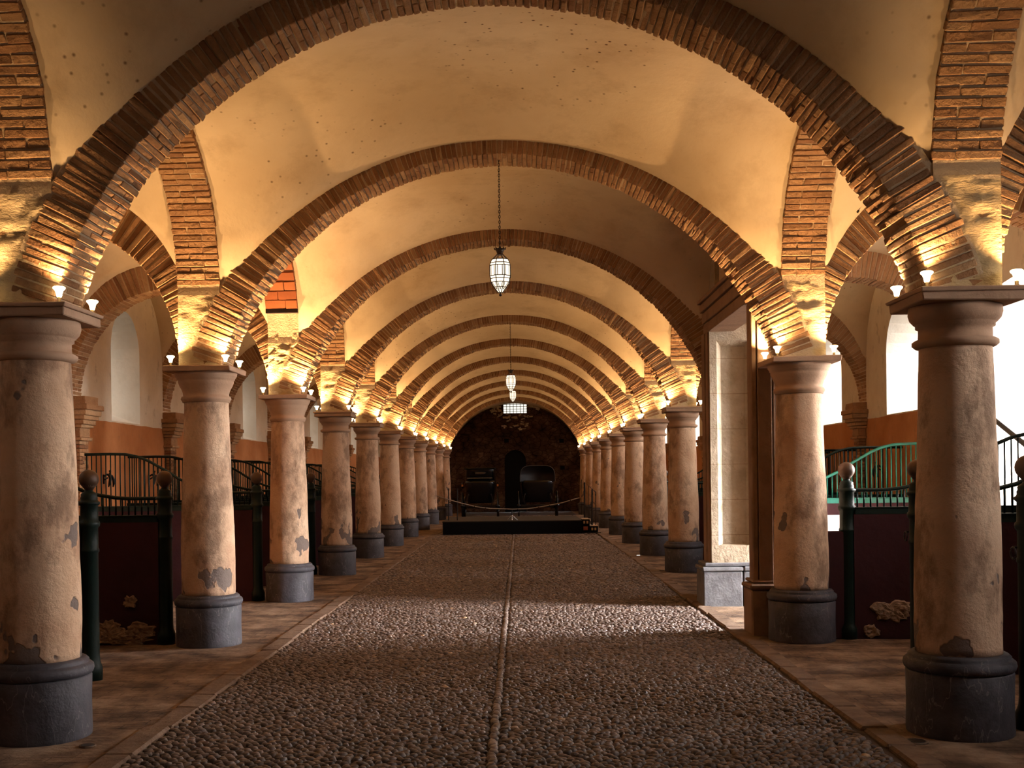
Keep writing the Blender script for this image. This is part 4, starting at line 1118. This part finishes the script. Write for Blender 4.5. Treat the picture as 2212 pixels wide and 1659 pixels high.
# ------------------------------------------------------------ drains, cables, door handrail
def drain(x, y, r, label):
    t = thing('floor_drain', label, 'drain', (x, y, 0.0))
    b = MB(); b.lathe([(r * 1.25, 0.0), (r * 1.2, 0.010), (r, 0.008), (r * .95, 0.004)], 20); link('rim', b.me('rim', M['kerb'], True), t)
    b = MB(); b.lathe([(r * .95, 0.008), (r * .93, 0.010)], 20); link('grate', b.me('grate', M['iron']), t)
drain(2.32, 6.62, 0.055, 'round iron floor drain in the right paving near the big column'); drain(-2.62, 6.62, 0.04, 'small round floor drain by the left kerb')
def cable(px, py, y, label, seed):
    c = px_on(y, px, py); rs = random.Random(seed); b = MB()
    for _ in range(4):
        pts = [(rs.uniform(-.07, .07), rs.uniform(-.03, .03), rs.uniform(-.05, .05)) for _ in range(6)]
        b.tube(pts, 0.005, 5)
    b.tube([(-.05, 0, 0), (0.04, 0, -0.02), (.14, 0.0, -.08)], 0.014, 6)
    props(link('cable_tangle', b.me('cable_tangle', M['iron']), None, c), label, 'cables')
cable(338, 452, YK(2) - 0.26, 'tangle of black cables on the side aisle arch behind the second left column', 3)
cable(1822, 440, YK(2) - 0.26, 'tangle of black cables on the side aisle arch behind the second right column', 5)
def onx(px, py, X):
    q = px_on(1.0, px, py) - Vector((0, 0, 1.6)); return q * (X / q.x) + Vector((0, 0, 1.6))
a, c = onx(2150, 908, 5.0), onx(2212, 958, 4.9)
d = (c - a); e = a + d * 1.8; s_ = a - d * 1.0
t = thing('door_handrail', 'dark sloping iron handrail beside the bright doorway at the right edge', 'handrail', (s_.x, s_.y, 0))
b = MB(); b.tube([Vector((s_.x, s_.y, s_.z)) - Vector((s_.x, s_.y, 0)), Vector(e) - Vector((s_.x, s_.y, 0))], 0.026, 8); link('rail', b.me('rail', M['iron']), t)
for q in (s_, e):
    b = MB(); b.tube([(q.x - s_.x, q.y - s_.y, 0), (q.x - s_.x, q.y - s_.y, q.z)], 0.018, 8); link('post', b.me('post', M['iron']), t)

# unseen panes, tinted to cut the daylight, and glazing bars in the high windows
for pn, pc in (('left', (0.17, 0.162, 0.15)), ('right', (0.20, 0.195, 0.19))):
    m, n, l, b_ = new_mat('dimming_pane'); tr = n.new('ShaderNodeBsdfTransparent'); tr.inputs[0].default_value = (*pc, 1)
    l.new(tr.outputs[0], n['Material Output'].inputs[0]); M['pane_' + pn] = m
nw = 2
for side, W, hs_ in (('left', WALL_L, wins_l), ('right', WALL_R, wins_r)):
    sg = -1 if side == 'left' else 1
    for (yc, hw, sill, spr, rise, hwo, sillo, xo_) in hs_:
        if sill == 0: continue
        o = bpy.data.objects.new('window_%d' % nw, None); COL.objects.link(o); o.location = (W + sg * 0.75, yc, sillo); props(o, kind='structure'); nw += 1
        ht = spr + rise - sillo
        b = MB(); b.add([(0, -hwo, -.02), (0, hwo, -.02), (0, hwo, ht), (0, -hwo, ht)], [(0, 1, 2, 3)]); link('pane', b.me('pane', M['pane_' + side]), o)
        b = MB()
        for q in (-hwo / 3, hwo / 3): b.box(sg * .01 - .012, sg * .01 + .012, q - .012, q + .012, 0, ht)
        for q in range(1, 4): b.box(sg * .01 - .011, sg * .01 + .011, -hwo, hwo, ht * q / 4 - .012, ht * q / 4 + .012)
        link('window_frame', b.me('window_frame', M['iron']), o)

# ------------------------------------------------------------ daylight portals in the openings
def portal(x, y, z, w, h, rot):
    d = bpy.data.lights.new('daylight_portal', 'AREA'); d.shape = 'RECTANGLE'; d.size = w; d.size_y = h; d.cycles.is_portal = True
    o = bpy.data.objects.new('daylight_portal', d); COL.objects.link(o); o.location = (x, y, z); o.rotation_euler = rot
portal(WALL_R + 2.59, 12.30, 1.9, 3.8, 2.3, (0, PI / 2, 0))
for h in wins_r:
    if h[0] != 12.30 and h[0] < 36: portal(WALL_R + 0.74, h[0], 3.35, 1.7, 1.2, (0, PI / 2, 0))
for h in wins_l:
    if h[0] < 36: portal(WALL_L - 0.74, h[0], 3.4, 1.5, 0.75, (0, -PI / 2, 0))
